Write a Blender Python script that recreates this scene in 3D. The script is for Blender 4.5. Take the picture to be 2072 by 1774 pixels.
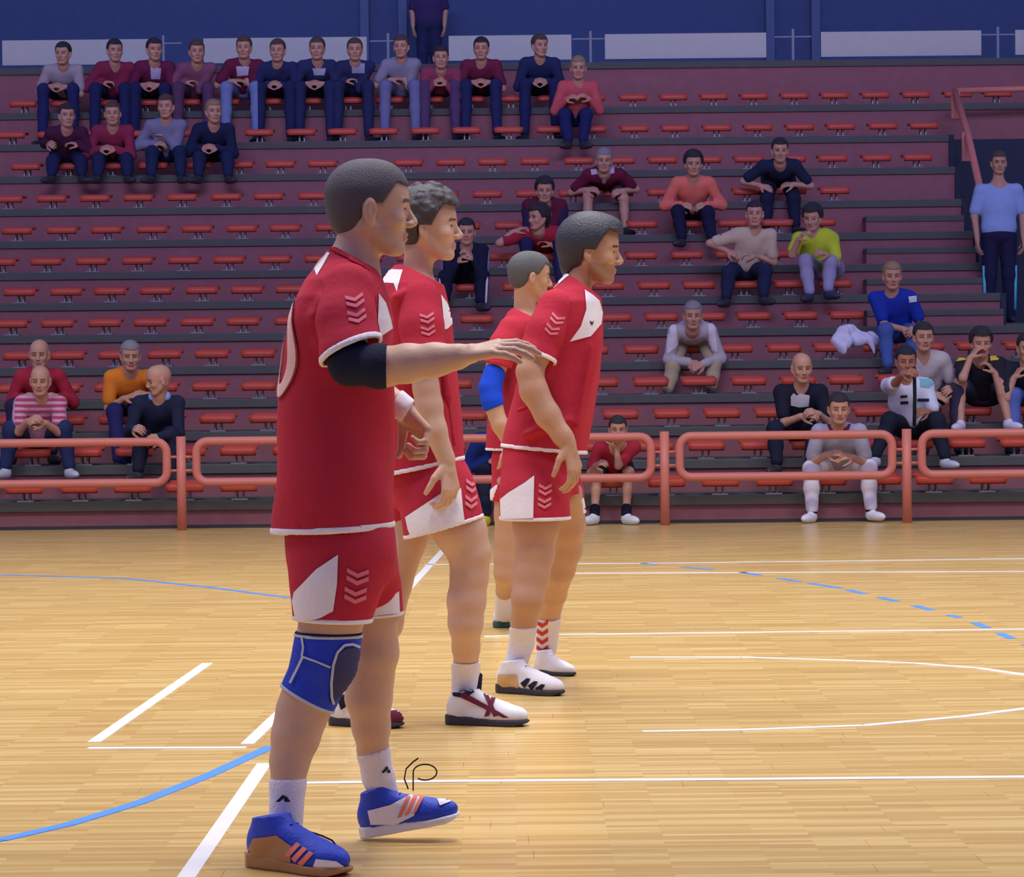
import bpy, math, random
import numpy as np
from mathutils import Vector, Matrix
from mathutils.bvhtree import BVHTree
from mathutils.geometry import delaunay_2d_cdt
random.seed(7); np.random.seed(7)
for o in list(bpy.data.objects): bpy.data.objects.remove(o)
S = bpy.context.scene; C = S.collection
W_, H_ = 2072, 1774
# ------------------------------------------------------------------ camera
FPX = 6210.0; CAMZ = 1.354; HORY = 740.0
PIT = math.atan((H_/2-HORY)/FPX); ROL = math.radians(0.6)
FWD = np.array([0, math.cos(PIT), -math.sin(PIT)]); R0 = np.array([1., 0, 0]); U0 = np.cross(R0, FWD)
RGT = R0*math.cos(ROL)-U0*math.sin(ROL); UPV = U0*math.cos(ROL)+R0*math.sin(ROL)
CAM = np.array([0, 0, CAMZ])
cd = bpy.data.cameras.new('camera'); cam = bpy.data.objects.new('camera', cd); C.objects.link(cam)
cd.sensor_width = 36; cd.lens = 36*FPX/W_; cd.clip_end = 200
m = Matrix.Identity(4)
for i in range(3):
    m[i][0] = RGT[i]; m[i][1] = UPV[i]; m[i][2] = -FWD[i]; m[i][3] = CAM[i]
cam.matrix_world = m; S.camera = cam
def ray(px, py): return FWD + (px-W_/2)/FPX*RGT - (py-H_/2)/FPX*UPV
def P(px, py, d):
    r = ray(px, py); return CAM + r*(d/r[1])
def onfloor(px, py, z=0.0):
    r = ray(px, py); return CAM + r*((z-CAMZ)/r[2])
# ------------------------------------------------------------------ world, lights, exposure
S.view_settings.view_transform = 'Standard'; S.view_settings.look = 'None'
S.view_settings.exposure = 0.0; S.view_settings.gamma = 1; S.view_settings.use_curve_mapping = False
w = bpy.data.worlds.new('hall_air'); S.world = w; w.use_nodes = True
w.node_tree.nodes['Background'].inputs[0].default_value = (0.24, 0.25, 0.60, 1)
w.node_tree.nodes['Background'].inputs[1].default_value = 0.66
def lamp(x, y, z, pw, sx=3, sy=1.2, col=(1, .97, .93), tgt=None):
    l = bpy.data.lights.new('hall_lamp', 'AREA'); l.shape = 'RECTANGLE'; l.size = sx; l.size_y = sy; l.energy = pw; l.color = col; l.spread = math.radians(128)
    o = bpy.data.objects.new('hall_lamp', l); C.objects.link(o); o.location = (x, y, z)
    if tgt: o.rotation_euler = (Vector(tgt)-Vector((x, y, z))).to_track_quat('-Z', 'Y').to_euler()
for x in (-7, 0, 7):
    for y in (9.5, 14.5, 19.5):
        lamp(x, y, 9, 225, col=(1, .985, .95))
# added cool fill with no real source, standing in for blue haze over the upper stand
l_ = bpy.data.lights.new('upper_stand_fill', 'AREA'); l_.shape = 'RECTANGLE'; l_.size = 22; l_.size_y = 2.5; l_.energy = 420; l_.color = (.50, .50, 1.0); l_.spread = math.radians(42)
o_ = bpy.data.objects.new('upper_stand_fill', l_); C.objects.link(o_); o_.location = (0, 4, 13); o_.rotation_euler = (Vector((0, 37, 5.0))-Vector((0, 4, 13))).to_track_quat('-Z', 'Y').to_euler()
# ------------------------------------------------------------------ helpers
def lin(r, g, b):
    f = lambda v: ((v/255+.055)/1.055)**2.4 if v/255 > .04045 else v/255/12.92
    return (f(r), f(g), f(b))
MATS = {}
def mat(name, col, rough=.6, bump=0, bscale=60, vary=0, metal=0, tint=False, spec=.4):
    key = (name, tuple(col), rough, tint)
    if key in MATS: return MATS[key]
    m = bpy.data.materials.new(name); m.use_nodes = True; nt = m.node_tree; b = nt.nodes['Principled BSDF']
    b.inputs['Base Color'].default_value = (*col, 1); b.inputs['Roughness'].default_value = rough
    b.inputs['Metallic'].default_value = metal; b.inputs['Specular IOR Level'].default_value = spec
    L = nt.links; N = nt.nodes; src = None
    tc = N.new('ShaderNodeTexCoord')
    if vary:
        n = N.new('ShaderNodeTexNoise'); n.inputs['Scale'].default_value = 9; n.inputs['Detail'].default_value = 4
        L.new(tc.outputs['Object'], n.inputs['Vector'])
        mp = N.new('ShaderNodeMapRange'); mp.inputs[3].default_value = 1-vary; mp.inputs[4].default_value = 1+vary
        L.new(n.outputs['Fac'], mp.inputs[0])
        mx = N.new('ShaderNodeMix'); mx.data_type = 'RGBA'; mx.blend_type = 'MULTIPLY'; mx.inputs[0].default_value = 1
        mx.inputs[6].default_value = (*col, 1); L.new(mp.outputs[0], mx.inputs[7]); src = mx.outputs[2]
    if tint:
        a = N.new('ShaderNodeAttribute'); a.attribute_name = 'tint'
        m2 = N.new('ShaderNodeMix'); m2.data_type = 'RGBA'; m2.blend_type = 'MULTIPLY'; m2.inputs[0].default_value = 1
        if src: L.new(src, m2.inputs[6])
        else: m2.inputs[6].default_value = (*col, 1)
        L.new(a.outputs['Color'], m2.inputs[7]); src = m2.outputs[2]
    if src: L.new(src, b.inputs['Base Color'])
    if bump:
        n = N.new('ShaderNodeTexNoise'); n.inputs['Scale'].default_value = bscale; n.inputs['Detail'].default_value = 3
        L.new(tc.outputs['Object'], n.inputs['Vector'])
        bp = N.new('ShaderNodeBump'); bp.inputs['Strength'].default_value = bump; bp.inputs['Distance'].default_value = .01
        L.new(n.outputs['Fac'], bp.inputs['Height']); L.new(bp.outputs[0], b.inputs['Normal'])
    MATS[key] = m; return m
def cloth(r, g, b, name='cloth'): return mat(name, lin(r, g, b), .85, .25, 45, .10, spec=.2)
def skin(r, g, b): return mat('skin', lin(r, g, b), .5, .08, 120, .06, tint=True)
def props(o, label=None, cat=None, group=None, kind=None):
    if label: o['label'] = label
    if cat: o['category'] = cat
    if group: o['group'] = group
    if kind: o['kind'] = kind
    return o
def empty(name, loc, label, cat, group=None):
    o = bpy.data.objects.new(name, None); C.objects.link(o); o.location = loc; o.empty_display_size = .1
    return props(o, label, cat, group)
def mobj(name, verts, faces, material, parent=None, org=None, smooth=True, tint=None, label=None, facemat=None):
    """verts in world space; parent is an unrotated empty/mesh; org = its world location"""
    me = bpy.data.meshes.new(name); V = np.asarray(verts, dtype=np.float32).reshape(-1, 3)
    if org is not None: V = V-np.asarray(org, dtype=np.float32)
    if isinstance(faces, np.ndarray):
        n = faces.shape[0]; k = faces.shape[1]
        me.vertices.add(len(V)); me.vertices.foreach_set('co', V.ravel())
        me.loops.add(n*k); me.loops.foreach_set('vertex_index', faces.astype(np.int32).ravel())
        me.polygons.add(n); me.polygons.foreach_set('loop_start', np.arange(0, n*k, k, dtype=np.int32))
        me.update(calc_edges=True)
    else:
        me.from_pydata(V.tolist(), [], faces)
    for q in (material if isinstance(material, (list, tuple)) else [material]): me.materials.append(q)
    if facemat is not None: me.polygons.foreach_set('material_index', facemat)
    if smooth: me.polygons.foreach_set('use_smooth', [True]*len(me.polygons))
    if tint is not None:
        a = me.color_attributes.new('tint', 'FLOAT_COLOR', 'POINT')
        a.data.foreach_set('color', np.hstack([tint, np.ones((len(V), 1))]).astype(np.float32).ravel())
    me.validate(); me.update()
    o = bpy.data.objects.new(name, me); C.objects.link(o)
    if parent: o.parent = parent
    if label: o['label'] = label
    return o
class MB:
    """collects plain shapes into one mesh"""
    def __init__(s): s.v = []; s.f = []
    def box(s, lo, hi, ch=0):
        b = len(s.v); x0, y0, z0 = lo; x1, y1, z1 = hi
        if ch <= 0:
            s.v += [(x0,y0,z0),(x1,y0,z0),(x1,y1,z0),(x0,y1,z0),(x0,y0,z1),(x1,y0,z1),(x1,y1,z1),(x0,y1,z1)]
            s.f += [tuple(b+i for i in q) for q in ((0,3,2,1),(4,5,6,7),(0,1,5,4),(1,2,6,5),(2,3,7,6),(3,0,4,7))]
        else:
            c = ch
            s.v += [(x0,y0,z0),(x1,y0,z0),(x1,y1,z0),(x0,y1,z0),(x0,y0,z1-c),(x1,y0,z1-c),(x1,y1,z1-c),(x0,y1,z1-c),
                    (x0+c,y0+c,z1),(x1-c,y0+c,z1),(x1-c,y1-c,z1),(x0+c,y1-c,z1)]
            s.f += [tuple(b+i for i in q) for q in ((0,3,2,1),(0,1,5,4),(1,2,6,5),(2,3,7,6),(3,0,4,7),
                    (4,5,9,8),(5,6,10,9),(6,7,11,10),(7,4,8,11),(8,9,10,11))]
        return s
    def tube(s, pts, r, seg=10, closed=False):
        pts = [np.array(p, float) for p in pts]; n = len(pts); b = len(s.v); rr = r if hasattr(r, '__len__') else [r]*n
        prev = None
        for i, p in enumerate(pts):
            if closed: t = pts[(i+1) % n]-pts[i-1]
            else: t = pts[min(i+1, n-1)]-pts[max(i-1, 0)]
            t /= np.linalg.norm(t)+1e-9
            a = np.cross(t, [0, 0, 1] if abs(t[2]) < .9 else [1, 0, 0]) if prev is None else prev-t*np.dot(prev, t)
            a /= np.linalg.norm(a)+1e-9; prev = a; c = np.cross(t, a)
            for k in range(seg):
                th = 2*math.pi*k/seg; s.v.append(tuple(p+rr[i]*(a*math.cos(th)+c*math.sin(th))))
        for i in range(n if closed else n-1):
            j = (i+1) % n
            for k in range(seg):
                l = (k+1) % seg; s.f.append((b+i*seg+k, b+i*seg+l, b+j*seg+l, b+j*seg+k))
        if not closed:
            s.f.append(tuple(b+k for k in range(seg))[::-1]); s.f.append(tuple(b+(n-1)*seg+k for k in range(seg)))
        return s
    def obj(s, name, material, parent=None, org=None, smooth=False, label=None):
        return mobj(name, s.v, s.f, material, parent, org, smooth, label=label)
def unit(v): v = np.asarray(v, float); return v/(np.linalg.norm(v)+1e-12)
# ------------------------------------------------------------------ implicit surface modelling (numpy, surface nets)
def smin(a, b, k):
    if k <= 0: return np.minimum(a, b)
    h = np.clip(.5+.5*(b-a)/k, 0, 1); return b+(a-b)*h-k*h*(1-h)
def cone(a, b, ra, rb=None, k=.02, mode='u'):
    a = np.asarray(a, float); b = np.asarray(b, float); rb = ra if rb is None else rb
    def fn(X, Y, Z):
        ba = b-a; L2 = max(float(ba@ba), 1e-9)
        t = np.clip(((X-a[0])*ba[0]+(Y-a[1])*ba[1]+(Z-a[2])*ba[2])/L2, 0, 1)
        return np.sqrt((X-a[0]-t*ba[0])**2+(Y-a[1]-t*ba[1])**2+(Z-a[2]-t*ba[2])**2)-(ra+(rb-ra)*t)
    r = max(ra, rb); return (fn, k, mode, np.minimum(a, b)-r, np.maximum(a, b)+r)
def chain(pts, k=.02, mode='u', add=0):
    return [cone(p[0], q[0], p[1]+add, q[1]+add, k, mode) for p, q in zip(pts[:-1], pts[1:])]
def ell(c, r, R=None, k=.02, mode='u'):
    c = np.asarray(c, float); r = np.asarray(r, float); R = np.eye(3) if R is None else np.asarray(R, float)
    def fn(X, Y, Z):
        x, y, z = X-c[0], Y-c[1], Z-c[2]; q0 = q1 = 0
        for i in range(3):
            u = (x*R[i, 0]+y*R[i, 1]+z*R[i, 2])/r[i]; q0 = q0+u*u; q1 = q1+(u/r[i])**2
        q0 = np.sqrt(q0)+1e-6; return q0*(q0-1)/(np.sqrt(q1)+1e-6)
    m = float(r.max()); return (fn, k, mode, c-m, c+m)
def loft(sec, k=.03, mode='u', n=2.3, fold=None):
    """sections (z, cx, cy, rx, ry), z ascending"""
    sec = sorted(sec); zz = [s[0] for s in sec]; A = np.array(sec)
    def fn(X, Y, Z):
        z = Z.ravel() if hasattr(Z, 'ravel') else Z
        I = lambda i: np.interp(z, zz, A[:, i])[None, None, :]
        x = (X-I(1)); y = (Y-I(2)); rx = I(3); ry = I(4)
        q = (np.abs(x/rx)**n+np.abs(y/ry)**n)**(1/n)+1e-6
        rad = np.sqrt(x*x+y*y)+1e-4
        d = np.maximum(rad*(1-1/np.maximum(q, .25)), -.08)
        if fold is not None: d = d+fold(X, Y, Z)
        return np.maximum(d, np.maximum(zz[0]-Z, Z-zz[-1]))
    lo = np.array([(A[:, 1]-A[:, 3]).min(), (A[:, 2]-A[:, 4]).min(), zz[0]]); hi = np.array([(A[:, 1]+A[:, 3]).max(), (A[:, 2]+A[:, 4]).max(), zz[-1]])
    return (fn, k, mode, lo-.01, hi+.01)
def gop(fn, mode): return (fn, 0, mode, None, None)       # acts on the whole grid
def plane(p, n):                                          # keeps the side where (x-p).n < 0
    p = np.asarray(p, float); n = unit(n)
    return gop(lambda X, Y, Z: (X-p[0])*n[0]+(Y-p[1])*n[1]+(Z-p[2])*n[2], 'i')
def evalg(ops, lo, hi, h):
    n = np.maximum(np.ceil((np.asarray(hi)-lo)/h).astype(int)+1, 3)
    ax = [(lo[i]+h*np.arange(n[i])).astype(np.float32) for i in range(3)]
    f = np.full(n, 1., np.float32)
    for fn, k, mode, bl, bh in ops:
        if bl is None:
            X, Y, Z = ax[0][:, None, None], ax[1][None, :, None], ax[2][None, None, :]
            if mode == 'i': f = np.maximum(f, fn(X, Y, Z))
            elif mode == 'shell':
                th, zl = fn if isinstance(fn, tuple) else (fn, 99)
                f = np.where(Z < zl, np.maximum(f, -(f+th)), f)
            elif mode == 'add': f = f+fn(X, Y, Z)
            elif mode == 'off': f = f-fn
            continue
        mg = k+2.5*h+.012
        i0 = np.clip(np.floor((bl-mg-lo)/h).astype(int), 0, n); i1 = np.clip(np.ceil((bh+mg-lo)/h).astype(int)+1, 0, n)
        if np.any(i1-i0 < 1): continue
        sl = tuple(slice(i0[i], i1[i]) for i in range(3))
        d = fn(ax[0][sl[0]][:, None, None], ax[1][sl[1]][None, :, None], ax[2][sl[2]][None, None, :])
        if mode == 'u': f[sl] = smin(f[sl], d, k)
        elif mode == 's': f[sl] = -smin(-f[sl], d, k)
    return f.astype(np.float32)
_CO = np.array([(i, j, k) for i in (0, 1) for j in (0, 1) for k in (0, 1)])
_ED = [(a, b) for a in range(8) for b in range(a+1, 8) if np.abs(_CO[a]-_CO[b]).sum() == 1]
def snets(f, lo, h):
    s = f < 0
    c = [s[i:s.shape[0]-1+i, j:s.shape[1]-1+j, k:s.shape[2]-1+k] for i, j, k in _CO]
    al = c[0].copy(); an = c[0].copy()
    for q in c[1:]: al &= q; an |= q
    act = an & ~al; idx = np.argwhere(act)
    if len(idx) == 0: return np.zeros((0, 3)), np.zeros((0, 4), int)
    vals = np.stack([f[idx[:, 0]+i, idx[:, 1]+j, idx[:, 2]+k] for i, j, k in _CO], 1)
    acc = np.zeros((len(idx), 3)); cnt = np.zeros(len(idx))
    for a, b in _ED:
        va, vb = vals[:, a], vals[:, b]; x = (va < 0) != (vb < 0)
        t = np.where(x, va/np.where(x, va-vb, 1), 0)
        acc += np.where(x[:, None], _CO[a]+t[:, None]*(_CO[b]-_CO[a]), 0); cnt += x
    V = (idx+acc/cnt[:, None])*h+np.asarray(lo)
    vid = np.full(act.shape, -1, np.int64); vid[act] = np.arange(len(idx))
    Q = []
    for axn in range(3):
        sa = np.take(s, range(s.shape[axn]-1), axn); sb = np.take(s, range(1, s.shape[axn]), axn)
        e = np.argwhere(sa != sb); u, v = (axn+1) % 3, (axn+2) % 3
        ok = (e[:, u] > 0) & (e[:, v] > 0) & (e[:, u] < s.shape[u]-1) & (e[:, v] < s.shape[v]-1); e = e[ok]
        fl = sa[e[:, 0], e[:, 1], e[:, 2]]; q = []
        for du, dv in ((-1, -1), (0, -1), (0, 0), (-1, 0)):
            w_ = e.copy(); w_[:, u] += du; w_[:, v] += dv; q.append(vid[w_[:, 0], w_[:, 1], w_[:, 2]])
        q = np.stack(q, 1); q[~fl] = q[~fl][:, ::-1]; Q.append(q)
    return V, np.concatenate(Q)
def sdf_mesh(ops, h, patches=(), pad=.02):
    bl = [o[3] for o in ops if o[3] is not None and o[2] == 'u']; bh = [o[4] for o in ops if o[4] is not None and o[2] == 'u']
    lo = np.min(bl, 0)-pad; hi = np.max(bh, 0)+pad
    V, Q = snets(evalg(ops, lo, hi, h), lo, h)
    VV, QQ = [V], [Q]; base = len(V)
    for plo, phi, ph in patches:
        ctr = VV[0][QQ[0]].mean(1); ins = np.all((ctr > np.asarray(plo)+.7*h) & (ctr < np.asarray(phi)-.7*h), 1); QQ[0] = QQ[0][~ins]
        v, q = snets(evalg(ops, np.asarray(plo), np.asarray(phi), ph), plo, ph)
        VV.append(v); QQ.append(q+base); base += len(v)
    V = np.concatenate(VV); Q = np.concatenate(QQ)
    used = np.zeros(len(V), bool); used[Q.ravel()] = True; mp = np.cumsum(used)-1
    return V[used], mp[Q]
def part(name, ops, h, material, root, patches=(), tintf=None, label=None):
    V, Q = sdf_mesh(ops, h, patches)
    t = tintf(V) if tintf else None
    o = mobj(name, V, Q, material, root, root.location, True, t, label)
    return (o, V, Q)
def bvh(V, Q): return BVHTree.FromPolygons([tuple(v) for v in V.tolist()], Q.tolist())
def fill(poly, step):
    """triangulated interior of a 2-D polygon with extra points"""
    pts = [Vector(p) for p in poly]; out = []
    for i in range(len(pts)):
        a, b = pts[i], pts[(i+1) % len(pts)]; n = max(1, int((b-a).length/step))
        out += [a.lerp(b, j/n) for j in range(n)]
    nb = len(out); xs = [p.x for p in out]; ys = [p.y for p in out]; edges = [(i, (i+1) % nb) for i in range(nb)]
    def inside(x, y):
        c = False
        for i in range(nb):
            a, b = out[i], out[(i+1) % nb]
            if (a.y > y) != (b.y > y) and x < (b.x-a.x)*(y-a.y)/(b.y-a.y)+a.x: c = not c
        return c
    g = []; y = min(ys)+step*.5
    while y < max(ys):
        x = min(xs)+step*.5
        while x < max(xs):
            if inside(x, y): g.append(Vector((x, y)))
            x += step
        y += step
    r = delaunay_2d_cdt(out+g, edges, [], 1, 1e-5)
    return [tuple(v) for v in r[0]], [tuple(f) for f in r[2]]
def decal(bv, poly, material, root, name='emblem', step=4, off=.0025, axis=None, label=None, curve=True):
    """flat print laid on a surface; poly in photo pixels (or (y,z) metres when axis='x')"""
    polys = poly if isinstance(poly[0][0], (tuple, list)) else [poly]
    VV, FF = [], []
    for pl in polys:
        v2, f2 = fill([tuple(map(float, p)) for p in pl], step); idx = {}
        for i, (a, b) in enumerate(v2):
            if axis == 'x': o, d = Vector((root.location.x-1.2, a, b)), Vector((1, 0, 0))
            else: o, d = Vector(CAM), Vector(ray(a, b)).normalized()
            loc, nor, _, _ = bv.ray_cast(o, d)
            if loc is None: continue
            if nor.dot(d) > 0: nor = -nor
            p = loc+nor*off*.6-d*off*.6; idx[i] = len(VV); VV.append(tuple(p))
        for f in f2:
            if all(i in idx for i in f):
                q = [idx[i] for i in f]; a, b, c = (Vector(VV[i]) for i in q[:3])
                if max((a-b).length, (b-c).length, (a-c).length) < .08:
                    FF.append(q)
    if not FF: return None
    # give the print a thin edge
    return mobj(name, VV, FF, material, root, root.location, True, label=label)

# ================================================================== STRUCTURE
# floor boards
def wood_mat():
    m = bpy.data.materials.new('sports_parquet'); m.use_nodes = True; nt = m.node_tree; N = nt.nodes; L = nt.links; b = N['Principled BSDF']
    geo = N.new('ShaderNodeNewGeometry'); sep = N.new('ShaderNodeSeparateXYZ'); L.new(geo.outputs['Position'], sep.inputs[0])
    br = N.new('ShaderNodeTexBrick'); br.offset = .37; br.inputs['Scale'].default_value = 1
    br.inputs['Brick Width'].default_value = .42; br.inputs['Row Height'].default_value = .035; br.inputs['Mortar Size'].default_value = .0006
    br.inputs['Color1'].default_value = (0, 0, 0, 1); br.inputs['Color2'].default_value = (1, 1, 1, 1); br.inputs['Mortar'].default_value = (.2, .2, .2, 1)
    L.new(geo.outputs['Position'], br.inputs['Vector'])
    rmp = N.new('ShaderNodeValToRGB'); e = rmp.color_ramp.elements
    e[0].position = 0; e[0].color = (*lin(184, 144, 80), 1); e[1].position = 1; e[1].color = (*lin(236, 206, 140), 1)
    q = e.new(.5); q.color = (*lin(208, 172, 102), 1)
    mp = N.new('ShaderNodeMapping'); mp.inputs['Scale'].default_value = (2.2, 34, 1); L.new(geo.outputs['Position'], mp.inputs[0])
    ns = N.new('ShaderNodeTexNoise'); ns.inputs['Scale'].default_value = 1.0; ns.inputs['Detail'].default_value = 4; L.new(mp.outputs[0], ns.inputs['Vector'])
    add = N.new('ShaderNodeMix'); add.data_type = 'FLOAT'; add.inputs[0].default_value = .45
    L.new(br.outputs['Color'], add.inputs[2]); L.new(ns.outputs['Fac'], add.inputs[3]); L.new(add.outputs[0], rmp.inputs[0])
    L.new(rmp.outputs[0], b.inputs['Base Color'])
    b.inputs['Roughness'].default_value = .27; b.inputs['Specular IOR Level'].default_value = .45
    n2 = N.new('ShaderNodeTexNoise'); n2.inputs['Scale'].default_value = 2.2; L.new(geo.outputs['Position'], n2.inputs['Vector'])
    bp = N.new('ShaderNodeBump'); bp.inputs['Strength'].default_value = .05; bp.inputs['Distance'].default_value = .02
    L.new(n2.outputs['Fac'], bp.inputs['Height']); L.new(bp.outputs[0], b.inputs['Normal'])
    return m
WOOD = wood_mat()
fl = MB().box((-14, -4, -.12), (14, 26.3, -.012)).obj('floor', mat('subfloor', lin(110, 84, 52), .8))
props(fl, 'pale varnished wooden sports floor of long strips', 'floor', kind='structure')
BW, BL = .14, 1.75
rows_ = []; y = 7.56
near = []
r_i = 0
while y < 26.2:
    hw = max(1.6, y*.19)
    x = -hw-BL*random.random()
    while x < hw:
        near.append((x, y)); x += BL
    y += BW; r_i += 1
near.sort(key=lambda p: p[1])
board = None
for (x, y) in near[:296]:
    if board is None:
        mb = MB().box((0, 0, -.022), (BL-.0007, BW-.001, 0), .0012); board = mb.obj('floor_board', WOOD, fl)
        board.location = (x, y, 0)
    else:
        o = board.copy(); C.objects.link(o); o.parent = fl; o.location = (x, y, 0)
st = MB()
for (x, y) in near[296:]: st.box((x, y, -.022), (x+BL-.002, y+BW-.0015, 0), .0012)
st.box((-14, -4, -.022), (14, 7.555, 0))
st.box((-14, 7.56, -.024), (14, 26.2, -.006))
props(st.obj('floor_board', WOOD, fl), 'farther boards of the wooden floor', kind='stuff')
# painted court lines (strips between photo points, laid on the floor)
LWH = mat('court_paint_white', lin(235, 232, 235), .35, vary=.04); LBL = mat('court_paint_blue', lin(92, 152, 235), .35, vary=.06)
def court(pts, wid, material, label, dash=None, z=.0025):
    p3 = [onfloor(*p) for p in pts]; ww = wid if hasattr(wid, '__len__') else [wid]*len(p3)
    q = []; 
    for i in range(len(p3)-1):                      # subdivide smoothly
        n = max(1, int(np.linalg.norm(p3[i+1]-p3[i])/.15))
        q += [(p3[i]+(p3[i+1]-p3[i])*j/n, ww[i]+(ww[i+1]-ww[i])*j/n) for j in range(n)]
    q.append((p3[-1], ww[-1])); mb = MB(); acc = 0
    for i in range(len(q)-1):
        a, b = q[i][0], q[i+1][0]; t = unit(b-a); s = np.array([-t[1], t[0], 0]); acc += np.linalg.norm(b-a)
        if dash and (acc % dash) > dash*.55: continue
        s0 = s*q[i][1]/2; s1 = s*q[i+1][1]/2
        k = len(mb.v)
        for pt, zz in ((a-s0, z), (a+s0, z), (b+s1, z), (b-s1, z), (a-s0, 0), (a+s0, 0), (b+s1, 0), (b-s1, 0)): mb.v.append((pt[0], pt[1], zz))
        mb.f += [tuple(k+i for i in g) for g in ((0, 3, 2, 1), (0, 1, 5, 4), (1, 2, 6, 5), (2, 3, 7, 6), (3, 0, 4, 7))]
    return mb.obj('court_line', material, fl, label=label)
court([(570, 1585), (900, 1581), (1500, 1577), (2090, 1572)], .05, LWH, 'white line across the floor by the nearest player')
court([(378, 1774), (340, 1822)], .05, LWH, 'white line running off the lower edge')
court([(378, 1774), (535, 1545)], .05, LWH, 'white line slanting from the lower left edge')
court([(500, 1506), (800, 1220), (902, 1108)], .05, LWH, 'white line slanting back between the players')
court([(190, 1502), (420, 1342)], .05, LWH, 'short white slanting line at the left')
court([(178, 1514), (498, 1513)], .05, LWH, 'short white line at the left, side to side')
court([(0, 1700), (140, 1668), (280, 1625), (420, 1570), (550, 1510)], .05, LBL, 'blue curved line at the lower left')
court([(-60, 1707), (0, 1700)], .05, LBL, 'blue curved line running out of frame')
court([(0, 1163), (250, 1170), (420, 1188), (590, 1210)], .045, LBL, 'thin blue curved line at the left')
court([(980, 1288), (1130, 1284), (2090, 1273)], .05, LWH, 'white line across the floor, middle distance')
court([(860, 1142), (1300, 1140), (2090, 1130)], .05, LWH, 'white line across the floor, farthest')
court([(1120, 1160), (2090, 1156)], .06, LWH, 'white line across the floor, second farthest')
court([(1275, 1330), (1500, 1330), (1700, 1336), (1850, 1342), (1980, 1352), (2090, 1368)], .045, LWH, 'white arc at the right, far side')
court([(1300, 1480), (1500, 1477), (1750, 1468), (1950, 1450), (2090, 1432)], .045, LWH, 'white arc at the right, near side')
court([(1300, 1140), (1500, 1158), (1700, 1190), (1850, 1225), (1960, 1255), (2090, 1310)], .05, LBL, 'dashed blue arc at the right', dash=.6)

# grandstand
SEATY = [970, 898, 833, 768, 702, 637, 573, 512, 449, 385, 320, 256, 193]
DT = .80; D0 = 26.2
def dn(n): return D0+DT*n
def zc(y, d): return P(1036, y, d)[2]
TZ = []
for n, y in enumerate(SEATY):
    TZ.append(zc(y, dn(n)+.06)-.15)
TZ.append(zc(128, dn(13)))
def seatz(n): return TZ[n]+.15
MAROON = mat('maroon_painted_concrete', lin(152, 96, 98), .8, .3, 8, .16)
GREY = mat('grey_concrete_edge', lin(92, 92, 86), .85, .4, 14, .12)
stand = empty('grandstand', (0, D0, 0), 'maroon painted concrete grandstand with grey step edges rising behind the court', 'grandstand')
CUTX = {6: 2022, 7: 1998, 8: 1968, 9: 1945, 10: 1932, 11: 1920}
for n in range(14):
    z0 = TZ[n-1] if n else 0; d = dn(n); xr = 9.0
    if n in CUTX: xr = P(CUTX[n], 400, d)[0]
    so = stand.location
    dep = DT+.1 if n < 13 else 3.5
    MB().box((-9, d, z0-(.0 if n == 0 else .05)), (xr, d+dep, TZ[n]-.075)).obj('step_riser', MAROON, stand, so)
    MB().box((-9, d-.03, TZ[n]-.078), (xr, d+dep+.02, TZ[n]), .008).obj('step_edge', GREY, stand, so)
# half steps of the aisle at the right
for n in range(6, 10):
    xa, xb = P(1745, 500, dn(n))[0], P(CUTX[n]-4, 500, dn(n))[0]
    d = dn(n)-.36; zt = (TZ[n-1]+TZ[n])/2
    MB().box((xa, d, TZ[n-1]-.001), (xb, dn(n)-.032, zt-.06)).obj('aisle_step', MAROON, stand, so)
    MB().box((xa, d-.02, zt-.06), (xb, dn(n)-.031, zt), .006).obj('aisle_step_edge', GREY, stand, so)
# dark exit opening at the right
DARK = mat('dark_blue_plaster', lin(52, 58, 72), .9, vary=.15)
xo = P(2030, 500, dn(6))[0]
MB().box((P(CUTX[11], 300, dn(12))[0]-.3, dn(12)-.05, TZ[5]), (9, dn(12)-.01, TZ[11]+.0)).obj('exit_back_wall', DARK, stand, so)
for n in range(6, 12):
    xr = P(CUTX[n], 400, dn(n))[0]
    MB().box((xr+.004, dn(n)-.02, TZ[5]), (xr+.06, dn(n)+DT-.025, TZ[n]-.001)).obj('exit_side_wall', DARK, stand, so)
MB().box((P(CUTX[8], 400, dn(8))[0], dn(6)+.01, TZ[5]+.001), (9, dn(12)-.06, TZ[5]+.03)).obj('exit_floor', GREY, stand, so)
# kerb strip at the foot of the stand
props(MB().box((-9, D0-.06, 0), (9, D0-.002, .025)).obj('baseboard_back', mat('dark_rubber_strip', lin(60, 56, 62), .7)), 'dark strip where the floor meets the stand', 'skirting', kind='structure')
# back wall with pilasters
WALL = mat('dark_blue_wall', lin(70, 86, 124), .9, .2, 3, .12)
PIL = mat('blue_grey_pilaster', lin(88, 104, 138), .85, .2, 3, .1)
wb = MB().box((-12, 40.2, 0), (12, 40.5, 11)).obj('wall_back', WALL); props(wb, 'dark blue wall high behind the top row', 'wall', kind='structure')
k = 1
for px in (738, 815, 1558, 1650):
    x = P(px, 60, 40.1)[0]
    o = MB().box((x-.055, 40.05, TZ[13]), (x+.055, 40.199, 9), 0).obj('trim_%d' % k, PIL); props(o, 'narrow blue-grey upright on the back wall, number %s from the left' % ['first', 'second', 'third', 'fourth'][k-1], 'pilaster', kind='structure'); k += 1
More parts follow.
